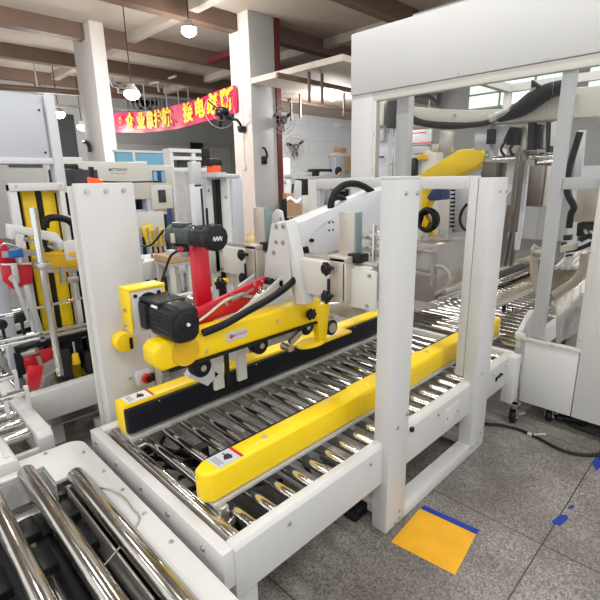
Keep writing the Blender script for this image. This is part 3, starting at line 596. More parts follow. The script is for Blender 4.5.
P('chrome_rod', STEEL, lambda g: g.bar((-2.89, .56, 1.23), (-2.89, .71, 1.215), .015, .015, .004), rdx)
P('rod_clamp', GALV, lambda g: (g.box(-2.885, -2.86, .60, .63, 1.12, 1.22, .004), g.cyl((-2.87, .60, 1.15), (-2.85, .60, 1.15), .022), g.bar((-2.86, .60, 1.15), (-2.86, .64, .90), .02, .03, .004), g.bar((-2.9, .66, 1.1), (-2.9, .70, .75), .03, .04, .004)), rdx)
P('blue_valve', BLUE, lambda g: g.box(-2.96, -2.90, .61, .68, 1.255, 1.30, .004), rdx)
P('valve_wires', ZINC, lambda g: (g.bar((-2.93, .58, 1.28), (-2.93, .78, 1.27), .02, .035), g.tube([(-2.93, .57, 1.31), (-2.9, .6, 1.34), (-2.9, .68, 1.30)], .006)), rdx)
# bed of the left machine
P('side_rail', WHITE, lambda g: g.box(-2.88, -2.80, .545, 1.28, .285, .465, .005))
P('side_rail', WHITE, lambda g: g.box(-3.9, -3.82, .545, 1.28, .285, .465, .005))
P('base_beam', IVORY, lambda g: g.box(-2.95, -2.90, .93, 1.28, .0, .12, .004))
for x0, y0, z1 in ((-2.86, 1.0, .285), (-3.88, 1.0, .285), (-3.88, .6, .285), (-3.07, .70, .5)): P('frame_leg', WHITE, lambda g: g.box(x0, x0+.06, y0, y0+.06, 0, z1))
r1 = at(0, 316, X=-3.0); r2 = at(45, 306, X=-3.0); d = (r2-r1).normalized()
P('guide_rail', STEEL, lambda g: g.bar(r1-d*.04, r1+d*.9, .02, .018, .003))
q1 = at(0, 341, X=-2.9); q2 = at(88, 323, X=-2.9); d2 = (q2-q1).normalized()
P('guide_rail', STEEL, lambda g: (g.bar(q1-d2*.04, q1+d2*.9, .05, .022, .003), g.bar(q1-d2*.04+Vector((.01, 0, -.03)), q1+d2*.9+Vector((.01, 0, -.03)), .02, .024, .003)))
for px, py in ((2, 325), (21, 318)):
    c = at(px, py, X=-2.95); P('guide_wheel', BLACK, lambda g: (g.cyl(c-Vector((.03, 0, 0)), c+Vector((.0, 0, 0)), .03, n=20, bv=.004), g.bar(c, c-Vector((0, 0, .12)), .015, .02)))
for i in range(8): P('bed_roller', ROLL, lambda g: g.cyl((-3.8, .55+.1*i, .43), (-2.9, .55+.1*i, .43), .024))
P('side_belt', RUB, lambda g: (g.box(-3.02, -2.99, .56, 1.26, .52, .68, .004), g.box(-2.98, -2.93, .56, 1.26, .70, .73, .004)))
P('lower_cartridge', RED, lambda g: (g.box(-2.99, -2.97, .60, .70, .50, .66, .004), g.box(-2.97, -2.95, .68, .80, .55, .68, .004), g.prism('x', [(.57, .47), (.64, .47), (.68, .60), (.60, .62)], -2.91, -2.89, .004)))
P('cartridge_bracket', GREYST, lambda g: (g.obox((-2.92, .70, .56), (.02, .25, .08), Matrix.Rotation(R(18), 3, 'X'), .003), g.bar((-2.9, .66, .66), (-2.9, .68, .54), .02, .012), g.cyl((-2.96, .60, .68), (-2.9, .66, .70), .02)))
P('oiler_bottle', YELO, lambda g: (g.cyl((-2.9, .865, .55), (-2.9, .865, .62), .025, .018, bv=.004)))
P('oiler_stem', STEEL, lambda g: g.cyl((-2.9, .865, .62), (-2.9, .865, .70), .008))
for y0, z1 in ((.76, .66), (.92, .60)): P('valve_block', DARK, lambda g: g.box(-2.97, -2.9, y0, y0+.08, .46, z1, .008))
P('under_tray', GREYST, lambda g: (g.box(-3.75, -2.9, .56, 1.26, .18, .19)))
# far side of that machine: belts and rails out of the left edge
P('far_rail', STEEL, lambda g: (g.bar((-3.75, .57, .62), (-3.75, 1.26, .62), .05, .03), g.box(-3.86, -3.80, .57, 1.26, .46, .75, .004)))
P('white_post', WHITE, lambda g: (g.bar(at(28, 275, X=-3.4), at(34, 325, X=-3.4), .045, .03), g.bar(at(0, 333, X=-3.4), at(45, 318, X=-3.4), .03, .04)))

# ------------------------------------------------------------------ white machine with the lettered beam
wm = thing('packing_machine', 'white packing machine with a lettered beam standing behind the left sealer', 'machine', (-4.2, 1.8, 0))
P = tpart(wm)
bmz = P('top_beam', IVORY, lambda g: g.box(-4.45, -4.15, 1.30, 2.12, 1.50, 1.835, .008))
text('beam_lettering', 'MITTIWAY', .037, (-4.149, 1.83, 1.765), (0, 1, 0), (0, 0, 1), INKG, bmz, .0006, .0006)
P('beam_tagline', INKG, lambda g: [g.box(-4.150, -4.148, 1.765+.017*i, 1.773+.017*i, 1.733, 1.739) for i in range(8)], bmz)
P('beam_cap', WHITE, lambda g: (g.box(-4.42, -4.2, 2.02, 2.14, 1.82, 1.845, .004), g.box(-4.42, -4.2, 1.28, 1.55, 1.835, 1.87, .006)), bmz)
P('drive_motor', BLACK, lambda g: (g.cyl((-4.12, 1.30, 1.72), (-4.12, 1.50, 1.70), .075, n=20, bv=.01), g.box(-4.16, -4.08, 1.34, 1.47, 1.74, 1.81, .012), g.box(-4.15, -4.05, 1.33, 1.40, 1.2, 1.66, .006)))
hd = P('control_head', IVORY, lambda g: (g.box(-4.30, -4.16, 2.10, 2.38, 1.60, 1.81, .006), g.box(-4.30, -4.14, 2.12, 2.345, 1.40, 1.62, .006)))
P('screen', DKBLUE, lambda g: g.box(-4.16, -4.152, 2.16, 2.29, 1.65, 1.76, .002), hd)
P('screen_image', LTBLUE, lambda g: (g.box(-4.152, -4.150, 2.165, 2.205, 1.655, 1.75), g.box(-4.152, -4.150, 2.25, 2.285, 1.655, 1.75)), hd)
P('dark_window', GRILL, lambda g: g.box(-4.14, -4.134, 2.19, 2.27, 1.46, 1.58, .002), hd)
P('open_bay', GREYP, lambda g: (g.box(-4.45, -4.43, 1.6, 2.12, 1.0, 1.5), g.box(-4.45, -4.16, 2.08, 2.12, 1.2, 1.6, .004), g.box(-4.43, -4.2, 1.6, 2.1, 1.38, 1.40)))
for i in range(6): P('bay_part', DARK, lambda g: g.box(-4.40+.02*i, -4.36+.02*i, 1.80+.05*i, 1.825+.05*i, 1.40, 1.44+.03*(i % 3), .004))
P('bay_tools', LTBLUE, lambda g: (g.box(-4.4, -4.36, 2.0, 2.05, 1.42, 1.60), g.cyl((-4.35, 1.92, 1.42), (-4.35, 1.92, 1.55), .02)))
P('lower_cover', WHITE, lambda g: g.box(-4.45, -4.12, 1.6, 2.22, 1.15, 1.38, .006))
P('chain_cover', YEL, lambda g: (g.obox((-4.08, 2.03, 1.16), (.04, .10, .20), Matrix.Rotation(R(14), 3, 'X'), .004), g.box(-4.1, -4.06, 2.10, 2.16, 1.05, 1.22, .004)))
for i in range(4): P('chrome_rod', STEEL, lambda g: g.cyl((-4.05, 2.02+.05*i, .95), (-4.05, 2.0+.05*i, 1.24-.03*(i % 2)), .013))
P('machine_base', WHITE, lambda g: (g.box(-4.5, -4.05, 1.3, 2.3, .75, .92, .006), g.box(-4.5, -4.42, 1.3, 1.38, 0, .75), g.box(-4.14, -4.06, 2.2, 2.28, 0, .75), g.box(-4.14, -4.06, 1.32, 1.40, 0, .75), g.box(-4.5, -4.42, 1.42, 1.5, .9, 1.55)))
# conveyor behind the red column
bc = thing('roller_conveyor', 'roller conveyor with white side rails seen behind the red taping column', 'conveyor', (-3.3, 1.9, 0))
P = tpart(bc)
a = at(158, 285, Z=.62); b = at(196, 262, Z=.62)
for x in (-3.05, -3.62): P('side_rail', WHITE, lambda g: g.box(x-.03, x+.03, 1.35, 3.2, .52, .66, .004))
for i in range(14): P('roller', ROLL, lambda g: g.cyl((-3.6, 1.45+.12*i, .63), (-3.07, 1.45+.12*i, .63), .028, n=16))
for x in (-3.05, -3.62):
    for y in (1.42, 3.1): P('leg', WHITE, lambda g: g.box(x-.03, x+.03, y-.03, y+.03, 0, .54, .003))
bc2 = thing('roller_conveyor', 'long roller conveyor with pale side rail far behind the green motor', 'conveyor', (-5.2, 3.2, 0))
P = tpart(bc2)
for x in (-4.95, -5.55): P('side_rail', WHITE2, lambda g: g.box(x-.03, x+.03, 2.1, 5.2, .56, .68, .004))
for i in range(20): P('roller', DARK, lambda g: g.cyl((-5.52, 2.2+.15*i, .655), (-4.98, 2.2+.15*i, .655), .03, n=12))
for x in (-4.95, -5.55):
    for y in (2.2, 5.0): P('leg', WHITE2, lambda g: g.box(x-.03, x+.03, y-.03, y+.03, 0, .58, .003))
# ------------------------------------------------------------------ robot packing cell on the right
en = thing('packing_cell', 'tall white guarded robot packing cell with clear panes at the right end of the line', 'machine', (-.9, 4.6, 0))
P = tpart(en)
YP = 3.12
P('corner_panel', WHITE, lambda g: g.box(-2.52, -2.30, YP, YP+.10, .12, 2.30, .006))
P('top_fascia', WHITE, lambda g: g.box(-2.52, .6, YP-.012, YP+.06, 2.30, 2.75, .006))
P('header_rail', IVORY, lambda g: g.box(-2.30, .6, YP, YP+.05, 2.235, 2.298, .004))
P('window_frame', IVORY, lambda g: (g.box(-2.30, -2.27, YP-.004, YP+.02, .60, 2.235, .003),))
P('window_frame', IVORY, lambda g: (g.box(-1.0, -.655, YP-.006, YP+.02, .565, .592, .003), g.box(-.685, -.655, YP-.006, YP+.02, .592, 2.235, .003)))
for x, z in ((-.82, .578), (-.97, .578), (-.67, 1.2), (-.67, .65), (-2.285, 1.72), (-2.285, 2.0)): P('bolt', ZINC, lambda g: g.cyl((x, YP-.012, z), (x, YP-.004, z), .006, n=8))
for x in (-1.6, -1.05): P('header_bolt', ZINC, lambda g: g.cyl((x, YP-.012, 2.32), (x, YP-.02, 2.32), .008, n=8))
P('clear_pane', GLASS, lambda g: g.box(-1.0, -.686, YP+.004, YP+.010, .592, 2.234))
P('clear_pane', GLASS, lambda g: g.box(-2.27, -1.01, YP+.004, YP+.010, 1.60, 2.234))
P('lower_panel', WHITE, lambda g: g.box(-.985, -.662, YP, YP+.04, .12, .565, .004))
dp = P('door_panel', WHITE, lambda g: g.box(-.656, .10, YP-.002, YP+.04, .12, 2.236, .004))
P('door_panel', WHITE, lambda g: g.box(.105, .6, YP-.002, YP+.04, .12, 2.236, .004))
P('inner_post', WHITE2, lambda g: g.box(-.965, -.895, YP+.03, YP+.09, .2, 2.30, .004))
P('inner_rail', WHITE2, lambda g: g.box(-.895, .6, YP+.05, YP+.10, 1.565, 1.635, .004))
P('inner_post', WHITE2, lambda g: g.box(-2.19, -2.08, YP+.16, YP+.24, .5, 2.30, .004))
for x, y in ((-2.5, 6.2), (.55, 6.2), (.55, 3.2), (-2.5, 3.2)): P('corner_post', WHITE, lambda g: g.box(x-.04, x+.04, y-.04, y+.04, .12, 2.75, .004))
P('roof_rail', WHITE, lambda g: (g.box(-2.54, -2.46, 3.2, 6.2, 2.66, 2.75), g.box(.5, .58, 3.2, 6.2, 2.66, 2.75), g.box(-2.5, .55, 6.16, 6.24, 2.66, 2.75)))
P('rear_panel', GREYP, lambda g: (g.box(-1.62, -.95, 6.16, 6.18, .6, 1.75), g.box(-.3, .5, 6.16, 6.18, .12, 2.0)))
P('bracket_plate', WHITE, lambda g: (g.prism('x', [(3.14, .50), (3.38, .50), (3.38, .72), (3.30, .72), (3.14, .62)], -1.055, -1.02, .004), g.box(-1.06, -.99, 3.12, 3.16, .565, .61, .003)))
for x, m in ((-.80, BLACK), (-.44, ORNG), (.5, BLACK)):
    cg = G(); caster(cg, x, 3.20, .12); cg.fin('caster', [ZINC, m], en)
P('floor_pan', GREYP, lambda g: g.box(-.98, .58, 3.17, 6.2, .14, .17))
# big beam across the cell
bb = P('gantry_beam', IVORY, lambda g: (g.prism('y', [(p.x, p.z) for p in [at(x, y, Y=3.8) for x, y in ((409, 128), (450, 126), (500, 123), (560, 119), (612, 116), (612, 84), (568, 88), (545, 97), (520, 105), (500, 109), (470, 110), (440, 109), (409, 106))]], 3.80, 4.0, .01)))
for px, py in ((545, 110), (455, 115), (420, 126)):
    c = at(px, py, Y=3.8); P('bolt', ZINC, lambda g: g.cyl(c, c-Vector((0, .01, 0)), .012, n=8), bb)
def T(pts, Y): return [at(px, py, Y=Y) for px, py in pts]
P('cable_hose', DARK, lambda g: g.tube(T([(409, 112), (413, 118), (422, 122), (435, 124), (455, 125), (470, 125), (485, 123), (498, 118)], 3.75), .022, 10), bb)
P('cable_hose', BLACK, lambda g: g.tube(T([(411, 97), (420, 95), (430, 97), (436, 101), (439, 106)], 3.85), .02, 10), bb)
P('cable_hose', DARK, lambda g: g.tube(T([(411, 121), (420, 124), (440, 127), (460, 127), (476, 125)], 3.76), .016, 10), bb)
P('hose_clamp_bar', BLACK, lambda g: g.bar(at(440, 93, Y=3.85), at(439, 104, Y=3.85), .03, .03), bb)
slv = P('cable_sleeve', RUB, lambda g: (g.tube(T([(498, 119), (510, 114), (522, 108), (533, 100), (545, 93), (560, 87), (575, 83)], 3.72), lambda t: .026+.04*math.sin(math.pi*t), 12), g.prism('y', [(p.x, p.z) for p in T([(532, 79), (537, 83), (543, 86.5), (552, 86), (567, 80), (567, 92), (545, 99), (530, 106)], 3.70)], 3.68, 3.76, .01)), bb)
P('film_wrap', FILM, lambda g: (g.tube(T([(490, 119), (505, 113), (520, 108), (531, 100), (534, 88)], 3.70), .028, 8)), bb)
# pieces hanging under the beam
P('hanging_column', WHITE2, lambda g: g.prism('y', [(p.x, p.z) for p in T([(475, 121), (491, 121), (489, 150), (474, 150)], 3.85)], 3.85, 3.95, .004))
P('column_recess', BLACK, lambda g: g.prism('y', [(p.x, p.z) for p in T([(487, 129), (495, 129), (494, 144), (486, 144)], 3.83)], 3.83, 3.86, .003))
P('gusset', GREYP, lambda g: g.prism('y', [(p.x, p.z) for p in T([(496, 126), (510, 125), (499, 148), (494, 146)], 3.86)], 3.86, 3.88, .002))
for x0, x1, y0, y1, Y in ((507, 518, 127, 145, 4.0), (528, 534, 122, 150, 3.9), (536, 541, 124, 149, 3.95), (546, 551, 122, 152, 3.9), (500, 522, 128, 141, 4.2)): P('linear_unit', DARK, lambda g: g.prism('y', [(p.x, p.z) for p in T([(x0, y0), (x1, y0), (x1-1, y1), (x0-1, y1)], Y)], Y, Y+.08, .004))
for x0, x1, y0, y1, Y in ((440, 453, 131, 152, 4.4), (521, 527, 126, 160, 4.05), (541, 546, 124, 148, 4.0), (522, 538, 146, 158, 4.1)): P('linear_rail', GREYST, lambda g: g.prism('y', [(p.x, p.z) for p in T([(x0, y0), (x1, y0), (x1-2, y1), (x0-2, y1)], Y)], Y, Y+.06, .004))
P('white_bracket', WHITE2, lambda g: g.prism('y', [(p.x, p.z) for p in T([(551, 122), (563, 120), (560, 146), (550, 146)], 3.6)], 3.6, 3.66, .004))
P('air_cylinder', STEEL, lambda g: (g.cyl(at(494, 160, Y=3.9), at(524, 158, Y=3.9), .028), g.cyl(at(538, 163, Y=3.9), at(556, 162, Y=3.9), .03), g.cyl(at(530, 157, Y=3.9), at(556, 157, Y=3.9), .02)))
for x0, x1, Y in ((518, 509, 3.7), (522, 513, 3.75), (525, 516, 4.0)): P('steel_rod', DSTEEL, lambda g: g.cyl(at(x0, 150, Y=Y), at(x1, 232, Y=Y), .012))
for x0, x1, Y in ((510, 500, 4.4), (517, 506, 4.5), (521, 511, 4.7)): P('rod_slat', DSTEEL, lambda g: g.bar(at(x0, 205, Y=Y), at(x1, 266, Y=Y), .05, .03))
P('suction_plate', DSTEEL, lambda g: g.prism('y', [(p.x, p.z) for p in T([(530, 166), (546, 165), (541, 207), (526, 206)], 3.8)], 3.8, 3.83, .003))
P('suction_plate', IVORY, lambda g: g.prism('y', [(p.x, p.z) for p in T([(547, 166), (555, 166), (549, 206), (543, 206)], 3.82)], 3.82, 3.86, .003))
P('suction_plate', WHITE2, lambda g: g.prism('y', [(p.x, p.z) for p in T([(507, 164), (517, 163), (512, 190), (503, 200)], 4.0)], 4.0, 4.04, .003))
P('drop_panel', WHITE2, lambda g: g.prism('y', [(p.x, p.z) for p in T([(520, 166), (528, 165), (523, 215), (518, 250), (514, 250)], 4.1)], 4.1, 4.14, .003))
P('gripper_box', DSTEEL, lambda g: (g.prism('y', [(p.x, p.z) for p in T([(483, 162), (497, 162), (495, 178), (480, 178)], 4.0)], 4.0, 4.2, .004), g.prism('y', [(p.x, p.z) for p in T([(498, 163), (507, 163), (505, 178), (496, 178)], 4.1)], 4.1, 4.3, .004)))
P('rear_box', TAN, lambda g: g.prism('y', [(p.x, p.z) for p in T([(432, 144), (440, 144), (439, 152), (431, 152)], 4.4)], 4.4, 4.5, .003))
ch = P('drag_chain', RUB, lambda g: g.tube(T([(580, 132), (577, 142), (573, 155), (569, 170), (567, 188), (569, 197), (574, 207), (571, 214), (569, 228)], 3.55), .022, 8, True, 4))
P('side_plate', WHITE2, lambda g: g.prism('y', [(p.x, p.z) for p in T([(578, 130), (585, 130), (581, 178), (574, 178)], 3.7)], 3.7, 3.74, .003))
P('wrapped_box', TAN, lambda g: g.prism('y', [(p.x, p.z) for p in T([(577, 188), (602, 188), (599, 222), (573, 222)], 3.7)], 3.7, 4.0, .01))
P('valve_island', BLACK, lambda g: (g.prism('y', [(p.x, p.z) for p in T([(577, 223), (598, 224), (597, 238), (576, 236)], 3.7)], 3.7, 3.95, .006), g.tube(T([(580, 240), (590, 236), (598, 242)], 3.66), .02), g.tube(T([(566, 251), (578, 249), (590, 244), (598, 240)], 3.8), .016)))
for i in range(3): P('valve_fitting', ZINC, lambda g: g.cyl(at(585+5*i, 230+i, Y=3.68), at(588+5*i, 236+i, Y=3.66), .012))
P('valve_bracket', IVORY, lambda g: (g.prism('y', [(p.x, p.z) for p in T([(560, 246), (574, 244), (574, 250), (560, 253)], 3.7)], 3.7, 3.8, .004), g.prism('y', [(p.x, p.z) for p in T([(564, 258), (569, 258), (568, 268), (563, 268)], 3.7)], 3.7, 3.8, .004)))
P('duct_hose', HOSEW, lambda g: g.tube(T([(585, 254), (584, 266), (580, 275), (573, 283), (562, 290), (554, 295)], 3.6), .032, 12))
P('duct_hose', HOSEW, lambda g: g.tube(T([(535, 256), (534, 266), (535, 278), (539, 292), (541, 300)], 3.7), .03, 12))
P('hose_elbow', TAN, lambda g: (g.cyl(at(533, 251, Y=3.7), at(544, 253, Y=3.7), .035), g.cyl(at(533, 250, Y=3.68), at(536, 246, Y=3.68), .02)))
P('angled_tray', GREYST, lambda g: g.prism('y', [(p.x, p.z) for p in T([(514, 261), (534, 255), (539, 260), (526, 265)], 3.9)], 3.9, 4.3, .003))
P('film_curtain', FILM, lambda g: (g.grid(lambda u, v: at(556+u*30, 300-u*18+v*45, Y=3.22+.02*math.sin(u*13+v*4)), 14, 8)))
rnd = random.Random(5)
for i in range(30):
    if i < 18: px, py, Y = 499+rnd.random()*58, 126+rnd.random()*36, 4.0+rnd.random()*.7
    else: px, py, Y = 560+rnd.random()*36, 226+rnd.random()*34, 3.75+rnd.random()*.4
    w_, h_ = 3+rnd.random()*5, 3+rnd.random()*(13 if i < 18 else 6); m_ = (DARK, BLACK, DSTEEL, ZINC, BLACK, DSTEEL)[i % 6]
    P('valve_block' if i % 3 else 'pneumatic_fitting', m_, lambda g: (g.prism('y', [(p.x, p.z) for p in T([(px, py), (px+w_, py-.3), (px+w_-.4, py+h_), (px-.4, py+h_)], Y)], Y, Y+.07, .004)))
for i in range(6):
    x0 = 504+9*i; P('air_tube', (BLACK, DARK, GREYST)[i % 3], lambda g: g.tube(T([(x0, 128), (x0+3, 138+2*i), (x0-3, 150), (x0+5, 160)], 3.95+.08*i), .011, 8))
P('side_chute', GREYST, lambda g: g.prism('y', [(p.x, p.z) for p in T([(556, 318), (585, 290), (590, 290), (584, 350), (556, 345)], 3.5)], 3.5, 3.56, .004))
P('chute_opening', BLACK, lambda g: g.tube(T([(563, 344), (566, 325), (571, 314), (579, 309)], 3.47), .014, 8))
for i in range(4): P('pallet_bar', IVORY, lambda g: g.bar(at(556+6*i, 268, Y=4.3), at(574+6*i, 252, Y=4.7), .03, .03))
# roller line running on into the cell
il = thing('roller_conveyor', 'roller conveyor running from the sealer on into the guarded robot cell', 'conveyor', (-1.6, 5.0, 0))
P = tpart(il)
for x in (-2.12, -1.07): P('side_rail', WHITE, lambda g: g.box(x-.025, x+.025, 3.25, 7.2, .33, .475, .003))
pr_ = P('roller', ROLL, lambda g: g.cyl((-2.09, 3.30, .445), (-1.10, 3.30, .445), .026, n=18))
for i in range(1, 38):
    c = pr_.copy(); COL.objects.link(c); c.location = pr_.location+Vector((0, .1025*i, 0))
P('side_rail', WHITE, lambda g: g.box(-1.07, -.2, 4.55, 4.6, .33, .475, .003))
for i in range(9): P('cross_roller', ROLLB, lambda g: g.cyl((-1.0+.1*i, 4.62, .445), (-1.0+.1*i, 6.1, .445), .026, n=16))
for x in (-2.12, -1.07):
    for y in (3.3, 5.2, 7.1): P('leg', WHITE, lambda g: g.box(x-.03, x+.03, y-.03, y+.03, 0, .34, .003))
P('guide_rail', GREYST, lambda g: (g.bar((-1.50, 3.45, .56), (-1.47, 4.95, .56), .03, .035, .003)))
P('guide_bracket', DARK, lambda g: (g.box(-1.50, -1.47, 4.02, 4.04, .475, .55, .002), g.tube([(-1.46, 4.03, .53), (-1.43, 4.06, .53), (-1.42, 4.07, .48)], .006)))
P('guide_rail', GREYST, lambda g: (g.bar((-2.0, 3.9, .60), (-2.0, 6.4, .60), .04, .05, .003), g.bar((-2.05, 3.9, .52), (-2.05, 6.4, .52), .03, .03, .003)))
P('guide_rail', DARK, lambda g: (g.bar((-1.96, 4.6, .58), (-1.93, 6.6, .58), .07, .05, .004)))
P('ramp_plate', GREYST, lambda g: g.prism('x', [(3.14, .60), (3.62, .54), (3.62, .55), (3.14, .62)], -2.16, -1.84, .002))
P('yellow_stop', YEL, lambda g: g.box(-1.90, -1.88, 3.14, 3.17, .48, .62, .003))
# stainless unit beside the roller line
su = thing('steel_cabinet', 'brushed steel cabinet standing inside the cell beside the roller line under the yellow robot', 'machine', (-2.55, 4.5, 0))
P = tpart(su)
P('cabinet_body', GREYST, lambda g: (g.box(-2.58, -2.22, 4.15, 5.5, .0, 1.0, .006)))
P('cabinet_lid', TAN, lambda g: g.obox((-2.4, 4.12, .93), (.32, .12, .012), Matrix.Rotation(R(-10), 3, 'X')))
P('top_bracket', ZINC, lambda g: (g.bar((-2.5, 4.3, 1.03), (-2.1, 4.7, 1.08), .08, .03), g.cyl((-2.4, 4.2, 1.02), (-2.4, 4.2, 1.10), .03), g.box(-2.32, -2.26, 4.4, 4.5, 1.02, 1.12)))
P('duct_ring', HOSEW, lambda g: g.tube([at(x, y, Y=4.08) for x, y in ((436, 266), (444, 268), (449, 275), (449, 283), (444, 290), (436, 294))], .02, 10))
P('side_frame', PIPEG, lambda g: (g.bar((-2.75, 4.05, .74), (-2.18, 4.05, .70), .02, .025), g.bar((-2.22, 4.05, .60), (-2.22, 4.05, .82), .03, .02), g.bar((-2.7, 4.0, .90), (-2.35, 4.0, .98), .04, .04)))
P('black_handle', BLACK, lambda g: g.tube([(-2.62, 4.02, .52), (-2.58, 4.02, .58), (-2.48, 4.02, .61)], .014))
# robot
rb = thing('robot_arm', 'yellow industrial robot arm reaching across inside the packing cell', 'robot', at(432, 250, Y=4.75))
P = tpart(rb)
P('upper_arm', YEL, lambda g: g.prism('y', [(p.x, p.z) for p in T([(414, 182), (424, 171), (445, 158), (458, 150), (480, 148), (484, 153), (482, 161), (476, 167), (462, 173), (446, 182)], 4.35)], 4.35, 4.58, .012, 2))
for i in range(4): P('wrist_bolt', ZINC, lambda g: g.cyl(at(484, 151+5*i, Y=4.4), at(489, 151+5*i, Y=4.4), .014, n=8))
P('wrist_joint', GREYP, lambda g: g.cyl(at(483, 157, Y=4.46), at(490, 157, Y=4.46), .07))
P('fore_arm', YEL, lambda g: g.prism('y', [(p.x, p.z) for p in T([(421, 184), (438, 184), (430, 198), (424, 214), (420, 214)], 4.45)], 4.45, 4.60, .02))
P('motor_cap', DKBLUE, lambda g: g.prism('y', [(p.x, p.z) for p in T([(426, 198), (431, 190), (442, 186), (442, 200), (430, 201)], 4.42)], 4.42, 4.6, .015))
for i in range(3): P('cable_coil', RUB, lambda g: g.torus(at(427, 220, Y=4.40)+Vector((0, .03*i, 0)), (.15, 1, 0), .105-.006*i, .032, 30, 8))
P('coil_hub', YELO, lambda g: g.prism('y', [(p.x, p.z) for p in T([(421, 226), (424, 215), (429, 222), (426, 228)], 4.38)], 4.38, 4.5, .01))
P('lower_arm', YEL, lambda g: g.prism('y', [(p.x, p.z) for p in T([(428, 232), (432, 231), (436, 246), (433, 252), (428, 250)], 4.5)], 4.5, 4.6, .01))
P('gripper', INK, lambda g: g.prism('y', [(p.x, p.z) for p in T([(426, 246), (430, 245), (433, 253), (426, 254)], 4.48)], 4.48, 4.62, .006))
P('pedestal', YELO, lambda g: (g.cyl((-2.95, 4.6, .04), (-2.95, 4.6, 1.5), .15, .12), g.cyl((-2.95, 4.6, 0), (-2.95, 4.6, .05), .22), g.sph((-2.95, 4.6, 1.55), .15), g.bar((-2.95, 4.55, 1.58), (-2.62, 4.5, 1.62), .12, .12, .02)))
rk = thing('lift_column', 'white lift column with black toothed rack standing beside the robot', 'machine', at(446, 250, Y=5.2))
P = tpart(rk)
P('column_body', WHITE2, lambda g: g.prism('y', [(p.x, p.z) for p in T([(442, 160), (451, 160), (448, 250), (439, 250)], 5.2)], 5.2, 5.3, .005))
P('toothed_rack', BLACK, lambda g: [g.box(at(452.5-1.5*i/14, 186+4*i, Y=5.19).x-.02, at(452.5-1.5*i/14, 186+4*i, Y=5.19).x+.025, 5.19, 5.22, at(452, 186+4*i, Y=5.19).z-.016, at(452, 186+4*i, Y=5.19).z+.006) for i in range(15)])
P('back_plate', GREYP, lambda g: g.prism('y', [(p.x, p.z) for p in T([(453, 186), (476, 186), (474, 242), (450, 242)], 5.3)], 5.3, 5.34, .004))
P('black_cable', BLACK, lambda g: g.tube(T([(467, 204), (462, 211), (460, 220), (463, 228), (469, 232)], 5.22), .018, 8))
P('column_foot', GREYP, lambda g: g.box(at(446, 250, Y=5.2).x-.12, at(446, 250, Y=5.2).x+.12, 5.15, 5.45, 0, at(446, 250, Y=5.2).z+.02, .005))
P('small_controller', GREYP, lambda g: g.box(at(470, 200, Y=5.2).x-.02, at(470, 200, Y=5.2).x+.05, 5.22, 5.3, at(470, 208, Y=5.2).z, at(470, 192, Y=5.2).z, .004))
# ------------------------------------------------------------------ room shell
EXPO = 0.36
struct(G().box(-17.2, 6, -6, 13.2, -.1, 0).fin('floor', FLOOR))
struct(G().box(-17.2, 6, -6, 13.2, 4.8, 4.95).fin('ceiling', CEILM))
wl = struct(G().box(-17.2, -17, -6, 13.2, 0, 4.8).fin('wall_left', WALLG))
struct(G().box(-17, 6, 13, 13.2, 0, 4.8).fin('wall_back', WALLG))
wt = struct(G().box(-10.2, -10, 7.75, 13, 0, 3.5).fin('wall_side', TILE))
struct(G().prism('z', [(-7.54, 6.2), (-5.2, 6.2), (-5.2, 9.2), (-7.1, 9.2), (-7.1, 13), (-10, 13), (-10, 6.95), (-7.54, 6.95)], 3.5, 3.6).fin('ceiling', mat('pale room ceiling', (.52, .45, .39), .8, noise=.05, nscale=1)))
# tall panels of the left wall
struct(G().box(-17, -16.96, 7.4, 12.6, .0, 3.05).fin('trim_1', mat('light wall cladding', (.50, .50, .49), .6, noise=.05, nscale=1)))
struct(G().box(-17, -16.93, 4.0, 6.15, 2.2, 3.9).fin('trim_2', GRILL))
struct(G().box(-17, -16.94, 6.6, 13, 3.06, 3.10).fin('trim_3', PIPEG))
struct(G().box(-16.96, -16.92, 10.6, 11.2, 0, 3.2).fin('trim_4', DARK))
# windows high on the back wall
def window(i, x0, x1, z0, z1, nx=3, nz=3):
    f = G(); t = .05
    for k in range(nx+1): xx = x0+(x1-x0)*k/nx; f.box(xx-t/2, xx+t/2, 12.93, 13.0, z0, z1)
    for k in range(nz+1): zz = z0+(z1-z0)*k/nz; f.box(x0, x1, 12.93, 13.0, zz-t/2, zz+t/2)
    o = struct(f.fin('window_%d' % i, PIPEG))
    G().box(x0, x1, 12.965, 12.975, z0, z1).fin('window_glass', WINL, o)
window(1, -6.3, -3.7, 3.45, 4.55); window(2, -3.4, -.8, 3.45, 4.55)
# columns
c1 = G(); c1.box(-11.05, -10.1, 4.2, 4.49, 0, 4.8, .01)
struct(c1.fin('column', COLW))
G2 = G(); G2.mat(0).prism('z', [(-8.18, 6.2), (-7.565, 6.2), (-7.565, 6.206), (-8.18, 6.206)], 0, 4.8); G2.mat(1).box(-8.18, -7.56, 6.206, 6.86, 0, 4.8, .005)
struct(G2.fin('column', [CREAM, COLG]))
dfm = G(); dfm.box(-7.64, -7.54, 6.87, 7.0, 0, 4.8); dfm.box(-10, -7.6, 6.90, 7.0, 4.4, 4.5)
struct(dfm.fin('door_1', DKRED))
G().tube([(-7.85, 6.19, 4.8), (-7.85, 6.19, 2.0)], .012, 8).fin('conduit_pipe', COLW)
tag(bpy.data.objects['conduit_pipe'], 'thin conduit pipe running down the cream face of the near column', 'pipe')
o = G().box(-7.89, -7.81, 6.17, 6.205, 1.86, 2.0, .006).fin('switch_box', COLW); tag(o, 'pale switch box at the lower end of the column conduit', 'switch')
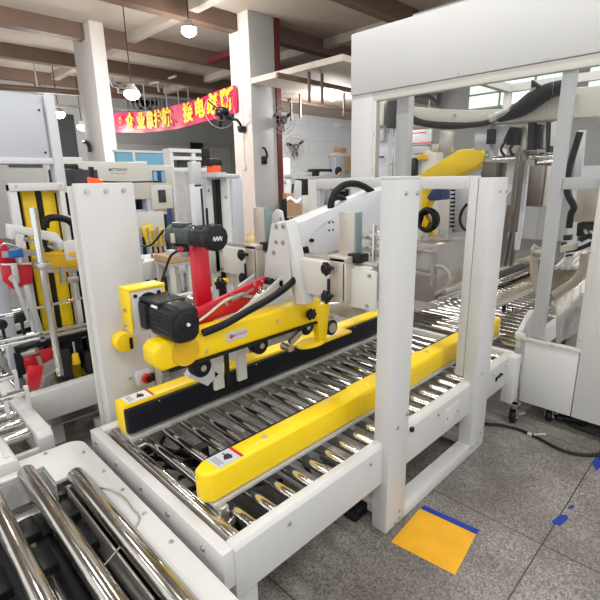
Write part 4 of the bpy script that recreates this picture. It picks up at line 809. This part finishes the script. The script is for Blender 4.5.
# ceiling beams and pipes
def pipe(name, m, a, b, r, label, cat='pipe', sq=None):
    g = G()
    if sq: g.bar(a, b, sq[0], sq[1])
    else: g.cyl(a, b, r, n=12)
    return tag(g.fin(name, m), label, cat)
for i, x in enumerate((-15.5, -13.0, -10.5, -8.0, -5.5, -3.0)):
    struct(G().box(x-.12, x+.12, -6, 13, 4.5, 4.8).fin('ceiling_beam', BEAMB))
for y in (2.2, 5.2, 8.8): struct(G().box(-17, 6, y-.1, y+.1, 4.62, 4.8).fin('ceiling_beam', CEILM))
pipe('ceiling_pipe', BEAMB, at(-60, 82, X=-12.4), at(130, 97, X=-12.4), .065, 'dark brown pipe crossing the ceiling above the grey control cabinet')
pipe('ceiling_pipe', PIPEG, at(46, 105, X=-12.0), at(120, 109, X=-12.0), .03, 'thin pale pipe running just above the two left lamps')
pipe('ceiling_pipe', PIPEG, at(118, 92, X=-14.5), at(232, 104, X=-14.5), .05, 'grey pipe running over the red banner towards the cream column')
pipe('ceiling_pipe', PIPEG, at(114, 109, X=-14.2), at(160, 111, X=-14.2), .03, 'thin grey pipe just above the left end of the red banner')
pipe('ceiling_pipe', PIPEG, at(150, 84, Y=7.5), at(176, 76, Y=7.5), .035, 'pale pipe slanting up to the ceiling right of the hanging lamp')
pipe('ceiling_pipe', BEAMB, at(277, 75, X=-6.3), at(353, 91, X=-6.3), .03, 'brown pipe under the ceiling of the tiled room', 'pipe', (.06, .08))
pipe('ceiling_pipe', BEAMB, at(278, 99, X=-8.3), at(353, 111, X=-8.3), .04, 'brown pipe halfway back under the tiled room ceiling', 'pipe', (.06, .06))
pipe('ceiling_pipe', BEAMB, at(286, 111, Y=10.0), at(353, 99, Y=10.0), .04, 'brown pipe crossing the tiled room at an angle over the small pendant', 'pipe', (.06, .07))
pipe('ceiling_pipe', BEAMB, at(300, 113, Y=11.6), at(353, 105, Y=11.6), .03, 'thin brown pipe furthest back in the tiled room', 'pipe', (.06, .06))
for px, py in ((291, 98), (300, 94), (344, 92), (309, 72), (322, 74)):
    p = at(px, py, Z=3.5)
    tag(G().box(p.x-.02, p.x+.02, p.y-.02, p.y+.02, 3.0, 3.5).fin('pipe_hanger', BEAMB), 'short brown hanger strut holding pipes under the tiled room ceiling', 'bracket', 'pipe hangers under the tiled room ceiling')
for px in (38, 144, 178, 188, 166):
    p = at(px, 92, X=-13.8)
    tag(G().cyl((p.x, p.y, p.z-.7), (p.x, p.y, 4.8), .02, n=8).fin('hanger_rod', PIPEG), 'thin vertical rod hanging from the hall ceiling above the banner', 'rod', 'hanger rods under the hall ceiling')
# exhaust fan panel on the left wall
ef = thing('exhaust_fan', 'square exhaust fan panel with round grille high on the wall above the banner', 'fan', at(140, 112, X=-16.9))
P = tpart(ef); c = at(145, 102, X=-16.9)
P('frame', PIPEG, lambda g: (g.box(-16.98, -16.92, c.y-.75, c.y+.75, c.z-.06-.62, c.z-.62), g.box(-16.98, -16.92, c.y-.75, c.y+.75, c.z+.62, c.z+.68), g.box(-16.98, -16.92, c.y-.75, c.y-.69, c.z-.62, c.z+.62), g.box(-16.98, -16.92, c.y+.69, c.y+.75, c.z-.62, c.z+.62)))
P('grille', PIPEG, lambda g: [g.torus((-16.9, c.y, c.z), (1, 0, 0), r, .022, 30, 6) for r in (.22, .40, .56)])
P('blades', DARK, lambda g: [g.obox((-16.93, c.y, c.z), (.02, 1.0, .14), Matrix.Rotation(R(60*i), 3, 'X')) for i in range(3)])
def strutwork(n, pts, label):
    g = G()
    for a, b in pts: g.bar(at(*a, X=-13.6), at(*b, X=-13.6), .05, .05)
    tag(g.fin(n, PIPEG), label, 'bracket')
strutwork('pipe_bracket', [((113, 86), (158, 80)), ((108, 75), (113, 86)), ((113, 86), (126, 88)), ((144, 80), (158, 80)), ((158, 80), (159, 92)), ((112, 78), (119, 90)), ((108, 75), (106, 45)), ((144, 80), (143, 45))], 'welded grey pipe bracket beside the lamp above the banner')
# lamps hanging in the hall
def pendant(px, py, dist, label, r=.16, en=110):
    d = at(px, py, Y=1.0)-Vector((0, 0, CH)); p = Vector((0, 0, CH))+d.normalized()*dist
    zt = 4.8 if p.x < -10 or p.y < 6.9 else 3.5
    l = thing('pendant_lamp', label, 'lamp', (p.x, p.y, p.z-.1), )
    Q = tpart(l)
    Q('lamp_shade', PIPEG, lambda g: g.cyl((p.x, p.y, p.z+.04), (p.x, p.y, p.z+.16), r*1.0, r*.4, n=20))
    Q('bulb', LAMP, lambda g: g.sph((p.x, p.y, p.z), r, (1, 1, .75), 16))
    Q('cord', BLACK, lambda g: g.cyl((p.x, p.y, p.z+.1), (p.x, p.y, max(zt, p.z+.3)), .01, n=6))
    li = bpy.data.lights.new('pendant_light', 'POINT'); li.energy = en; li.shadow_soft_size = r; li.color = (1, .99, .96)
    lo = bpy.data.objects.new('pendant_light', li); COL.objects.link(lo); lo.location = (p.x, p.y, p.z-r*.8-.02-r)
    return p
pendant(132, 94, 9.2, 'bright round pendant lamp hanging above the left end of the banner', .13)
pendant(59, 114, 14.0, 'glowing pendant lamp just right of the grey control cabinet', .14, 110)
pendant(82, 127, 15.5, 'glowing pendant lamp lower and beside the white column', .13, 110)
pendant(332, 97, 11.2, 'bright pendant lamp under the ceiling of the tiled room', .10, 130)
def added_pendant(x, y, z, label): d = Vector((x, y, z-CH)); c = Vector((d.dot(CR), d.dot(CU), d.dot(CF))); return pendant(300+452.41*c.x/c.z, 300-452.41*c.y/c.z, d.length, label, .13, 60)  # extra pendants outside the view, added to brighten the hall
added_pendant(-8.6, 1.6, 4.1, 'added pendant lamp brightening the hall above the left machine')
added_pendant(-7.6, 4.9, 4.2, 'added pendant lamp brightening the hall in front of the cream column')
def smalllamp(px, py, Y, label):
    p = at(px, py, Y=Y); l = thing('pendant_lamp', label, 'lamp', p); Q = tpart(l)
    Q('lamp_shade', PIPEG, lambda g: g.cyl((p.x, p.y, p.z), (p.x, p.y, p.z+.16), .17, .06, n=18))
    Q('cord', BLACK, lambda g: g.cyl((p.x, p.y, p.z+.14), (p.x, p.y, 3.5), .01, n=6))
smalllamp(323, 112, 10.2, 'small unlit cone pendant under the brown pipes of the tiled room')
q = at(340, 125, X=-9.96); tag(G().box(-10, -9.9, q.y-.25, q.y+.25, q.z-.06, q.z+.06, .02).fin('wall_light', PAPER), 'small white wall light on the tiles at the right of the tiled room', 'lamp')
# fans
def wall_fan(c, axis, r, label, foot):
    f = thing('wall_fan', label, 'fan', foot); Q = tpart(f); a = Vector(axis).normalized(); u = a.cross(Vector((0, 0, 1))).normalized(); w = u.cross(a)
    Q('cage', PIPEG, lambda g: ([g.torus(c+a*.02, a, r*k, .007, 30, 5) for k in (.35, .7, 1)], [g.tube([c+a*.05, c+a*.04+(u*math.cos(t)+w*math.sin(t))*r*.6, c+(u*math.cos(t)+w*math.sin(t))*r], .004, 4) for t in [2*math.pi*i/12 for i in range(12)]]))
    Q('blades', BLACK, lambda g: [g.obox(c+(u*math.cos(t)+w*math.sin(t))*r*.45, (r*.75, r*.24, .012), Matrix((u*math.cos(t)+w*math.sin(t), -u*math.sin(t)+w*math.cos(t), a)).transposed() @ Matrix.Rotation(R(28), 3, 'X')) for t in (.4, 2.5, 4.6)])
    Q('motor', BLACK, lambda g: (g.cyl(c-a*.22, c+a*.02, .085, n=16, bv=.01),))
    Q('wall_arm', BLACK, lambda g: g.bar(c-a*.15, foot, .03, .03))
wall_fan(at(296, 147, X=-9.75), (.75, -.6, -.1), .33, 'round wall fan with black blades on the tiled wall', at(292, 156, X=-10))
wall_fan(at(283, 120, X=-7.45), (.9, -.2, -.1), .28, 'round wall fan mounted beside the dark red door frame', at(277, 122, X=-7.56))
fn = thing('wall_fan', 'black column fan seen edge on in front of the right end of the banner', 'fan', at(234, 122, Y=6.2))
P = tpart(fn); c = at(222, 112, Y=5.55)
P('motor', BLACK, lambda g: (g.sph(c, .13, (1.3, 1, .75), 16), g.cyl(c, c+Vector((.2, .1, -.1)), .05)))
P('blades', BLACK, lambda g: [g.bar(c, e, .05, .014) for e in (at(208, 101, Y=5.5), at(220, 127, Y=5.55), at(226, 118, Y=5.45))])
P('cage', PIPEG, lambda g: [g.torus(c+Vector((.0, -.05, 0)), (1, -.25, .1), k, .006, 30, 5) for k in (.16, .30)])
P('wall_arm', BLACK, lambda g: (g.tube([c+Vector((.05, 0, -.08)), at(231, 119, Y=5.7), at(237, 120, Y=5.9), at(241, 126, Y=6.1), at(241, 130, Y=6.1)], .028, 8), g.prism('y', [(p.x, p.z) for p in [at(x, y, Y=6.1) for x, y in ((239, 126), (243, 126), (243, 130), (241, 133), (239, 130))]], 6.05, 6.19, .01)))
hk = thing('cable_hook', 'small black cable hook on the grey face of the near column', 'hook', at(266, 158, X=-7.55))
P = tpart(hk)
P('plate', BLACK, lambda g: g.box(-7.565, -7.50, 6.40, 6.52, 1.98, 2.14, .01))
P('prong', BLACK, lambda g: g.tube([(-7.5, 6.46, 2.05), (-7.45, 6.47, 2.15), (-7.45, 6.42, 2.28), (-7.5, 6.40, 2.30)], .025, 8))
h2 = tag(G().tube([at(84, 142, Y=4.20), at(86, 142, Y=4.15), at(89, 146, Y=4.12), at(90, 152, Y=4.12)], .04, 8).fin('cable_hook', BLACK), 'black hooked cable on the white column at the left', 'hook')
# banner
def bpt(u, v):
    A = Vector((-13.78, 6.12, 3.62)); B = Vector((-7.95, 6.12, 3.53)); p = A.lerp(B, u)
    p.z += -.16*math.sin(math.pi*u) - v*(.52-.01*u)
    p.y += .03*math.sin(u*19+v*3); return p
g = G(); g.grid(bpt, 60, 6); bmesh.ops.solidify(g.bm, geom=g.bm.faces[:], thickness=.006)
REDB = mat('red banner cloth', (.72, .012, .09), .45, noise=.06, nscale=4)
bn = tag(g.fin('banner', REDB), 'long red cloth banner with yellow characters hanging between two columns', 'banner')
def btext(ch, u, size):
    p = bpt(u, .5); e = (bpt(u+.02, .5)-bpt(u-.02, .5)).normalized()
    x = Vector((e.x, e.y, e.z)).normalized(); y = Vector((0, 0, 1)); y = (y-x*y.dot(x)).normalized(); n = x.cross(y)
    text('banner_character', ch, size, p+n*.012+Vector((0, -.035, 0)), x, y, INKY, bn, .004, .018)
for ch, u in zip('众业靠护航', (.20, .293, .378, .463, .537)): btext(ch, u, .43)
for ch, u in zip('接电必断', (.69, .785, .875, .955)): btext(ch, u, .43)
p = bpt(.085, .45)
part_e = G(); part_e.torus(p+Vector((0, -.04, .03)), (0, 1, 0), .09, .012, 20, 6); part_e.bar(p+Vector((-.08, -.04, .05)), p+Vector((.08, -.04, .12)), .02, .02); part_e.bar(p+Vector((-.02, -.04, -.06)), p+Vector((.06, -.04, .10)), .02, .02)
part_e.fin('banner_emblem', mat('dull gold print', (.62, .30, .04), .5), bn)
part_f = G(); [part_f.box(p.x-.12+.05*i, p.x-.085+.05*i, p.y-.045, p.y-.04, p.z-.16, p.z-.135) for i in range(5)]
part_f.fin('banner_small_print', MATS['dull gold print'], bn)
# ------------------------------------------------------------------ things further back in the hall
bcab = thing('partition_panel', 'light blue partition panel with pale top edge behind the white packing machine', 'partition', (-7.2, 3.4, 0))
P = tpart(bcab)
y0 = at(117, 155, X=-7.2).y; y1 = at(181, 155, X=-7.2).y; zt = at(150, 153, X=-7.2).z
P('panel', LTBLUE, lambda g: g.box(-7.3, -7.2, y0, y1, .2, zt))
P('top_edge', PAPER, lambda g: g.box(-7.31, -7.18, y0-.02, y1+.02, zt, zt+.035))
P('panel_post', PAPER, lambda g: (g.box(-7.31, -7.17, at(133, 155, X=-7.2).y-.02, at(133, 155, X=-7.2).y+.02, 0, zt), g.box(-7.31, -7.17, y1-.04, y1, 0, zt)))
bb2 = tag(G().box(-6.6, -6.2, at(164, 190, X=-6.2).y, at(172, 160, X=-6.2).y-.08, .302, at(170, 189, X=-6.2).z, .01).fin('storage_bin', DKBLUE), 'dark blue storage bin beside the film wrapped cabinet', 'bin')
bb3 = tag(G().box(-6.55, -6.25, at(164, 200, X=-6.2).y, at(172, 160, X=-6.2).y-.10, 0, .3, .01).fin('bin_stand', DARK), 'low dark stand underneath the blue storage bin', 'stand')
wc = thing('display_cabinet', 'tall white framed cabinet wrapped in clear stretch film behind the red column', 'cabinet', (-6.3, 4.2, 0))
P = tpart(wc); X0 = -6.2
def yy(px, py): return at(px, py, X=X0).y
def zz(px, py): return at(px, py, X=X0).z
ya0, ya1, zc = yy(172, 160), yy(207, 160), zz(190, 149)
P('frame', PAPER, lambda g: ([g.box(X0-.2, X0, y-.025, y+.025, 0, zc) for y in (ya0, ya1)], g.box(X0-.04, X0, (ya0*.38+ya1*.62)-.03, (ya0*.38+ya1*.62)+.03, 0, zc), g.box(X0-.2, X0+.01, ya0-.03, ya1+.03, zc-.05, zc), g.box(X0-.03, X0+.01, ya0, ya1, zz(190, 158)-.03, zz(190, 158)+.02), g.box(X0-.03, X0+.01, ya0, ya1, zz(190, 169)-.04, zz(190, 169)+.02)))
P('back_panel', GREYP, lambda g: g.box(X0-.2, X0-.18, ya0, ya1, 0, zc))
P('dark_window', GRILL, lambda g: (g.box(X0-.06, X0-.04, ya0+.12, ya0*.38+ya1*.62-.05, zz(190, 168), zz(190, 160)), g.box(X0-.06, X0-.04, ya0*.38+ya1*.62+.06, ya1-.06, zz(190, 168), zz(190, 159))))
P('inner_boards', GREYP, lambda g: (g.box(X0-.16, X0-.05, ya0+.05, ya1-.05, .3, zz(190, 170)), g.box(X0-.04, X0-.02, ya0*.55+ya1*.45, ya0*.42+ya1*.58, .4, zz(190, 172))))
P('stretch_film', FILM, lambda g: g.grid(lambda u, v: Vector((X0+.04+.025*math.sin(u*23+v*9), ya0-.03+(ya1-ya0+.06)*u, .4+v*(zz(190, 170)-.4))), 24, 24))
# cartons and pallet in the middle distance
for i, (px0, px1, py0, py1, X, m, lab) in enumerate([(170, 192, 254, 264, -3.70, CARD, 'flat brown carton sheet lying on a low stand behind the green motor'), (148, 166, 200, 213, -5.6, CARD, 'brown carton on the floor under the blue storage bin')]):
    a = at(px0, py1, X=X); b = at(px1, py0, X=X)
    tag(G().box(X-.3, X, a.y, b.y, a.z, b.z, .005).fin('carton', m), lab, 'box')
    st = thing('storage_stand', ('low pale stand under the flat brown carton sheet', 'dark legged stand under the brown carton below the blue bin', 'small legged stand under the carton behind the green motor')[i], 'stand', (X-.15, (a.y+b.y)/2, 0)); Q = tpart(st)
    Q('stand_top', GALV, lambda g: g.box(X-.3, X, a.y, b.y, a.z-.03, a.z-.002))
    for xx in (X-.27, X-.03):
        for y_ in (a.y+.03, b.y-.03): Q('leg', DARK if i else IVORY, lambda g: g.box(xx-.02, xx+.02, y_-.02, y_+.02, 0, a.z-.03))
pal = thing('wooden_pallet', 'stack of pale wooden boards seen between the post and the guide upright', 'pallet', (-4.2, 4.1, 0))
P = tpart(pal)
for z in (.44, .56, .68, .80):
    for i in range(5): P('board', WOOD, lambda g: g.box(-4.80, -4.05, 3.2+.3*i, 3.46+.3*i, z, z+.035))
P('support', CARD, lambda g: (g.box(-4.75, -4.1, 3.25, 3.35, 0, .80), g.box(-4.75, -4.1, 4.5, 4.6, 0, .80)))
sk = thing('sack', 'crumpled beige sack lying on the stack of wooden boards', 'sack', (-4.5, 3.95, .835))
tpart(sk)('sack_body', SACK, lambda g: (g.sph((-4.45, 3.85, .972), .22, (1.0, 1.5, .62), 18), g.sph((-4.38, 4.1, .935), .16, (1, 1.4, .6), 14), g.sph((-4.4, 3.6, .925), .14, (1, 1, .6), 14)))
# tiled room things
wbn = thing('parts_rack', 'tall grey rack loaded with machine parts in front of the worker', 'rack', at(325, 200, X=-8.6))
P = tpart(wbn); X0 = -8.6
def bx(name, m, px0, px1, py0, py1, X, d=.4, par=None):
    a = at(px0, py1, X=X); b = at(px1, py0, X=X); return P(name, m, lambda g: g.box(X-d, X, a.y, b.y, a.z, b.z, .006), par)
bx('bench_top', GALV, 304, 352, 176, 179, X0, .5); bx('bench_leg', DARK, 305, 308, 179, 225, X0); bx('bench_shelf', GALV, 305, 350, 190, 193, X0, .6); bx('bench_leg', DARK, 345, 349, 179, 225, X0)
bx('machine_part', GALV, 306, 312, 172, 176, X0, .3); bx('machine_part', DARK, 313, 319, 171, 176, X0, .3); bx('machine_part', PIPEG, 320, 330, 171, 176, X0, .3); bx('parts_tray', DARK, 316, 332, 169, 172, X0, .3)
bx('dark_side', DARK, 306, 311, 180, 194, X0+.02, .1); bx('pale_side', IVORY, 303, 311, 195, 220, X0+.04, .1)
lk = thing('locker', 'grey locker with open shelf behind the worker', 'cabinet', at(345, 178, X=-9.7)); P = tpart(lk)
bx('locker_side', GREYP, 336, 345, 155, 225, -9.7, .28); bx('locker_frame', CREAM, 335, 353, 153, 156, -9.69, .28); bx('locker_shelf', CARD, 345, 353, 156, 172, -9.75, .2)
bxo = at(340, 153, X=-9.69); tag(G().box(-9.95, -9.72, bxo.y, bxo.y+.36, bxo.z+.03, bxo.z+.16, .01).fin('carton', CARD), 'small brown carton on top of the grey locker', 'box')
lb = at(292, 215, X=-8.9)
tag(G().prism('x', [(at(289, 222, X=-8.6).y, 0), (at(300, 222, X=-8.6).y, 0), (at(301, 180, X=-8.6).y, at(301, 181, X=-8.6).z), (at(295, 180, X=-8.6).y, at(295, 180, X=-8.6).z)], -8.62, -8.58).fin('leaning_board', GREYP), 'pale blue grey board leaning beside the cartons in the tiled room', 'board')
tag(G().prism('x', [(at(290, 222, X=-8.66).y, 0), (at(298, 222, X=-8.66).y, 0), (at(295, 184, X=-8.66).y, at(295, 184, X=-8.66).z), (at(293, 184, X=-8.66).y, at(293, 184, X=-8.66).z)], -8.70, -8.66).fin('leaning_board', DARK), 'dark board leaning behind the pale board in the tiled room', 'board')
for px0, px1, py0, py1, X, m, lab in [(287, 294, 193, 203, -7.4, CARD, 'upper brown carton of the pile right of the near column'), (288, 302, 203, 216, -7.2, CARD, 'wide brown carton with papers at the bottom of the pile'), (281, 287, 199, 214, -7.1, DARK, 'dark bundle leaning on the near column beside the cartons')]:
    a = at(px0, py1, X=X); b = at(px1, py0, X=X); tag(G().box(X-(.06 if m is DARK else .3), X, a.y, b.y, (0 if m is DARK else a.z), b.z, .01).fin('carton' if m is CARD else 'bundle', m), lab, 'box' if m is CARD else 'bundle')
tag(G().grid(lambda u, v: at(287+u*14, 201-2*math.sin(u*7)-v*3, X=-7.15-.1*v), 10, 4).fin('paper_sheets', PAPER), 'loose white papers on the cartons beside the near column', 'paper')
eb2 = thing('switch_cabinet', 'slim white switch column with small box beside the tiled wall fan', 'cabinet', at(288, 215, X=-8.4)); P = tpart(eb2)
bx('column_body', PAPER, 285, 290, 158, 215, -8.4, .1); bx('switch_box', GALV, 285, 291, 174, 178, -8.37, .1); bx('switch_box', PIPEG, 284, 287, 180, 184, -8.37, .1)
a = at(288, 216, X=-7.2); b = at(303, 216, X=-7.2)
st_ = thing('side_table', 'low table carrying the brown cartons beside the near column', 'table', (-7.4, (a.y+b.y)/2, 0)); P = tpart(st_)
P('table_top', WOOD, lambda g: g.box(-7.6, -7.15, a.y-.05, b.y+.05, a.z-.04, a.z-.001))
for xx in (-7.55, -7.2):
    for y_ in (a.y, b.y): P('leg', DARK, lambda g: g.box(xx-.02, xx+.02, y_-.02, y_+.02, 0, a.z-.04))
# worker
pe_ = at(339, 172, X=-9.36); hx, hy, hz = pe_; z0 = hz-1.62
pr = thing('person', 'person with short black hair in a dark jacket standing behind the parts rack', 'person', (hx, hy, z0)); P = tpart(pr)
def skinned(name, m, verts, edges, parent):
    me = bpy.data.meshes.new(name); me.from_pydata([v[0] for v in verts], edges, []); ob = bpy.data.objects.new(name, me); COL.objects.link(ob)
    ob.modifiers.new('skin', 'SKIN'); ob.modifiers.new('sub', 'SUBSURF').levels = 1
    for i, v in enumerate(me.skin_vertices[0].data): v.radius = verts[i][1]; v.use_root = (i == 0)
    dg = bpy.context.evaluated_depsgraph_get(); m2 = bpy.data.meshes.new_from_object(ob.evaluated_get(dg)); bpy.data.objects.remove(ob)
    g = G(); g.bm.from_mesh(m2); return g.fin(name, m, parent)
def V3(x, y, z): return (hx+x, hy+y, hz+z)
legs = lambda r, zf: [(V3(-.05, s*.1, -.80), (r, r)) if k == 0 else (V3(-.03, s*.11, -1.2), (r*.72, r*.72)) if k == 1 else (V3(-.06, s*.12, zf), (r*.5, r*.5)) for s in (-1, 1) for k in range(3)]
skinned('body', SKIN, [(V3(-.06, 0, -.74), (.12, .15)), (V3(-.06, 0, -.5), (.115, .145)), (V3(-.05, 0, -.28), (.11, .16)), (V3(-.03, 0, -.15), (.055, .055)), (V3(0, 0, -.03), (.08, .085)), (V3(.01, 0, .05), (.075, .08)), (V3(.085, 0, -.03), (.018, .018)),
   (V3(-.05, -.2, -.27), (.055, .055)), (V3(-.05, -.25, -.53), (.045, .045)), (V3(.05, -.24, -.76), (.032, .032)), (V3(.08, -.235, -.84), (.035, .02)),
   (V3(-.05, .2, -.27), (.055, .055)), (V3(-.05, .25, -.53), (.045, .045)), (V3(.05, .24, -.76), (.032, .032)), (V3(.08, .235, -.84), (.035, .02))] + legs(.085, -1.56) + [(V3(.06, -.12, -1.59), (.04, .03)), (V3(.06, .12, -1.59), (.04, .03))],
   [(0, 1), (1, 2), (2, 3), (3, 4), (4, 5), (4, 6), (2, 7), (7, 8), (8, 9), (9, 10), (2, 11), (11, 12), (12, 13), (13, 14), (0, 15), (15, 16), (16, 17), (0, 18), (18, 19), (19, 20), (17, 21), (20, 22)], pr)
P('hair', HAIR, lambda g: (g.sph((hx-.025, hy, hz+.055), .112, (1, .93, .9), 18), g.sph((hx-.05, hy, hz-.0), .098, (.9, .95, 1), 14)))
P('eye', INK, lambda g: (g.sph((hx+.074, hy-.032, hz+.0), .011, n=8), g.sph((hx+.074, hy+.032, hz+.0), .011, n=8)))
skinned('jacket', SHIRT, [(V3(-.06, 0, -.80), (.14, .17)), (V3(-.06, 0, -.5), (.135, .165)), (V3(-.05, 0, -.28), (.125, .18)), (V3(-.04, 0, -.19), (.075, .075)), (V3(-.05, -.21, -.27), (.07, .07)), (V3(-.05, -.255, -.53), (.06, .06)), (V3(.03, -.245, -.73), (.045, .045)), (V3(-.05, .21, -.27), (.07, .07)), (V3(-.05, .255, -.53), (.06, .06)), (V3(.03, .245, -.73), (.045, .045))], [(0, 1), (1, 2), (2, 3), (2, 4), (4, 5), (5, 6), (2, 7), (7, 8), (8, 9)], pr)
skinned('trousers', DKBLUE, [(V3(-.06, 0, -.76), (.13, .16))] + legs(.1, -1.52), [(0, 1), (1, 2), (2, 3), (0, 4), (4, 5), (5, 6)], pr)
P('shoe', BLACK, lambda g: g.box(hx-.12, hx+.13, hy-.17, hy-.07, z0, z0+.08, .02)); P('shoe', BLACK, lambda g: g.box(hx-.12, hx+.13, hy+.07, hy+.17, z0, z0+.08, .02))
tag(G().box(hx-.2, hx+.2, hy-.5, hy+.5, 0, z0, .01).fin('step_platform', GALV), 'low grey step platform under the worker behind the parts rack', 'platform')
# machines seen through the cell panes
bm3 = thing('control_console', 'cream control console with dark screen seen through the left pane of the cell', 'machine', at(420, 200, Y=8.0)); P = tpart(bm3)
def by(name, m, px0, px1, py0, py1, Y, d=.3):
    a = at(px0, py1, Y=Y); b = at(px1, py0, Y=Y); return P(name, m, lambda g: g.box(a.x, b.x, Y, Y+d, a.z, b.z, .01))
by('console_body', IVORY, 407, 436, 150, 264, 8.0); by('side_cabinet', DARK, 405, 416, 158, 178, 7.9, .1); by('console_screen', GREYP, 412, 422, 146, 154, 7.9); by('yellow_lid', YELO, 417, 424, 154, 160, 7.85)
sg = thing('wall_sign', 'red and white sign board seen through the cell pane above the console', 'sign', at(418, 140, Y=10.0)); P = tpart(sg)
by('sign_board', GREYP, 404, 432, 128, 146, 10.0, .05); by('red_stripe', RED, 406, 426, 132, 134, 9.98, .03); by('red_stripe', RED, 405, 432, 142, 144, 9.98, .03)
for px in (408, 428): P('hanging_cord', PIPEG, lambda g: g.cyl((at(px, 130, Y=10.02).x, 10.02, at(px, 130, Y=10.02).z), (at(px, 130, Y=10.02).x, 10.02, 4.8), .012, n=6))
tw = thing('tool_cabinet', 'tall grey cabinet seen through the narrow left pane of the cell', 'cabinet', at(382, 200, Y=6.6)); P = tpart(tw)
by('cabinet_body', GREYP, 374, 390, 128, 280, 6.6, .5); by('cabinet_door', GREYP, 376, 384, 128, 142, 6.55, .04); by('handle', DARK, 376, 383, 156, 158, 6.52, .05); by('round_rail', STEEL, 392, 394, 128, 182, 6.5, .04); by('hanging_unit', TAN, 378, 384, 100, 126, 6.4, .2); by('hanging_unit', DARK, 386, 396, 100, 128, 6.4, .2); by('cross_arm', ZINC, 385, 396, 163, 165, 6.4, .1)
# ------------------------------------------------------------------ floor markings and the floor cable
g = G(); g.prism('z', [tuple(at(x, y, Z=0).xy) for x, y in ((420, 508.5), (424, 505.5), (480, 530.5), (476, 534.5))], .0, .0015); tag(g.fin('floor_tape', TAPEB), 'long blue tape line on the floor beside the near white post', 'tape')
g = G(); g.prism('z', [tuple(at(x, y, Z=0).xy) for x, y in ((420, 508.5), (476, 534.5), (455, 575), (391, 542))], .0, .001); tag(g.fin('floor_marking', FLOORY), 'amber painted floor patch bordered by the blue tape', 'floor marking')
for pts, lab in [(((552, 521), (560, 515), (567, 515), (568, 519), (560, 526), (553, 524)), 'blue tape scrap lying on the slab joint at the bottom'), (((567, 508), (572, 505), (575, 507), (570, 509)), 'tiny blue tape scrap lying near the slab joint'), (((592, 462), (602, 454), (604, 464), (596, 471)), 'torn blue tape piece at the right edge of the floor')]:
    g = G(); g.prism('z', [tuple(at(x, y, Z=0).xy) for x, y in pts], .0, .002); tag(g.fin('floor_tape', TAPEB), lab, 'tape')
fc = thing('floor_cable', 'black cable snaking across the grey floor in front of the packing cell', 'cable', at(530, 433, Z=0)); P = tpart(fc)
P('cable', BLACK, lambda g: g.tube([at(x, y, Z=.011) for x, y in ((478, 420), (487, 424), (497, 424.5), (505, 426), (518, 429), (530, 434), (542, 440), (553, 446), (565, 451), (578, 454), (592, 455), (610, 453))], .010, 8))
P('cable_tag', PIPEG, lambda g: (g.tube([at(x, y, Z=.022) for x, y in ((534, 435), (541, 434), (546, 434.5))], .006, 6), g.cyl(at(528, 433.5, Z=.012), at(532, 435.2, Z=.012), .013)))
wc2 = thing('cable_bundle', 'loose black cable bundle on the dark floor beneath the packing cell', 'cable', at(560, 412, Z=0)); P = tpart(wc2)
P('cable', BLACK, lambda g: (g.tube([at(x, y, Z=.03) for x, y in ((556, 413), (558, 417), (562, 418), (575, 420), (586, 424))], .022, 8), g.tube([at(x, y, Z=.03) for x, y in ((558, 414), (566, 421), (580, 428), (598, 434))], .010, 8)))
# ------------------------------------------------------------------ unseen light panels above the frame, added to light the hall
LIGHTS = [(x, y) for x in (-4.2, -1.6, .8, 3.2) for y in (-3.2, -.4, 2.4, 5.2, 7.8)]
lp0 = thing('added_light_panel', 'added long light panel under the hall ceiling, out of view, for fill light', 'lamp', (LIGHTS[0][0], LIGHTS[0][1], 4.32), 'added fill light panels above the frame')
P = tpart(lp0); lx, ly = LIGHTS[0]
P('housing', PAPER, lambda g: g.box(lx-.64, lx+.64, ly-.16, ly+.16, 4.335, 4.38, .004))
P('diffuser', TUBE, lambda g: g.box(lx-.61, lx+.61, ly-.145, ly+.145, 4.325, 4.335))
P('hanger', ZINC, lambda g: (g.cyl((lx-.5, ly, 4.38), (lx-.5, ly, 4.8), .005, n=6), g.cyl((lx+.5, ly, 4.38), (lx+.5, ly, 4.8), .005, n=6)))
for x, y in LIGHTS[1:]: dup(lp0, (x, y, 4.32))
rl = [(-9.2, 8.6), (-9.2, 11.2), (-7.0, 8.6), (-7.0, 11.2)]
# ------------------------------------------------------------------ light
w = bpy.data.worlds.new('factory daylight'); S.world = w; w.use_nodes = True
bg = w.node_tree.nodes['Background']; bg.inputs[0].default_value = (.93, .96, 1, 1); bg.inputs[1].default_value = .95
def area(x, y, z, sx, sy, p):
    l = bpy.data.lights.new('added_light_panel', 'AREA'); l.shape = 'RECTANGLE'; l.size = sx; l.size_y = sy; l.energy = p; l.color = (1, .99, .975)
    o = bpy.data.objects.new('added_light_panel', l); COL.objects.link(o); o.location = (x, y, z)
for x, y in LIGHTS: area(x, y, 4.30, 1.2, .28, 23)  # area lamps of the added panels
S.view_settings.view_transform = 'Standard'; S.view_settings.look = 'None'; S.view_settings.gamma = 1; S.view_settings.use_curve_mapping = False
S.view_settings.exposure = EXPO
S.cycles.use_denoising = True
S.cycles.max_bounces = 8; S.cycles.transparent_max_bounces = 16
# repeats of one kind carry one group
GROUPS = {'pendant_lamp': 'pendant lamps in the hall and the tiled room', 'ceiling_pipe': 'pipes under the ceilings', 'wall_fan': 'fans on the columns and tiled wall', 'floor_tape': 'blue tape pieces on the floor', 'carton': 'brown cartons in the background', 'roller_conveyor': 'roller conveyors of the line', 'carton_sealer': 'carton sealing machines', 'cable_hook': 'black cable hooks on the columns', 'leaning_board': 'boards leaning in the tiled room', 'storage_stand': 'stands under the background cartons'}
for o in list(COL.objects):
    k = o.name.split('.')[0]
    if o.parent is None and k in GROUPS and 'label' in o and 'group' not in o: o['group'] = GROUPS[k]
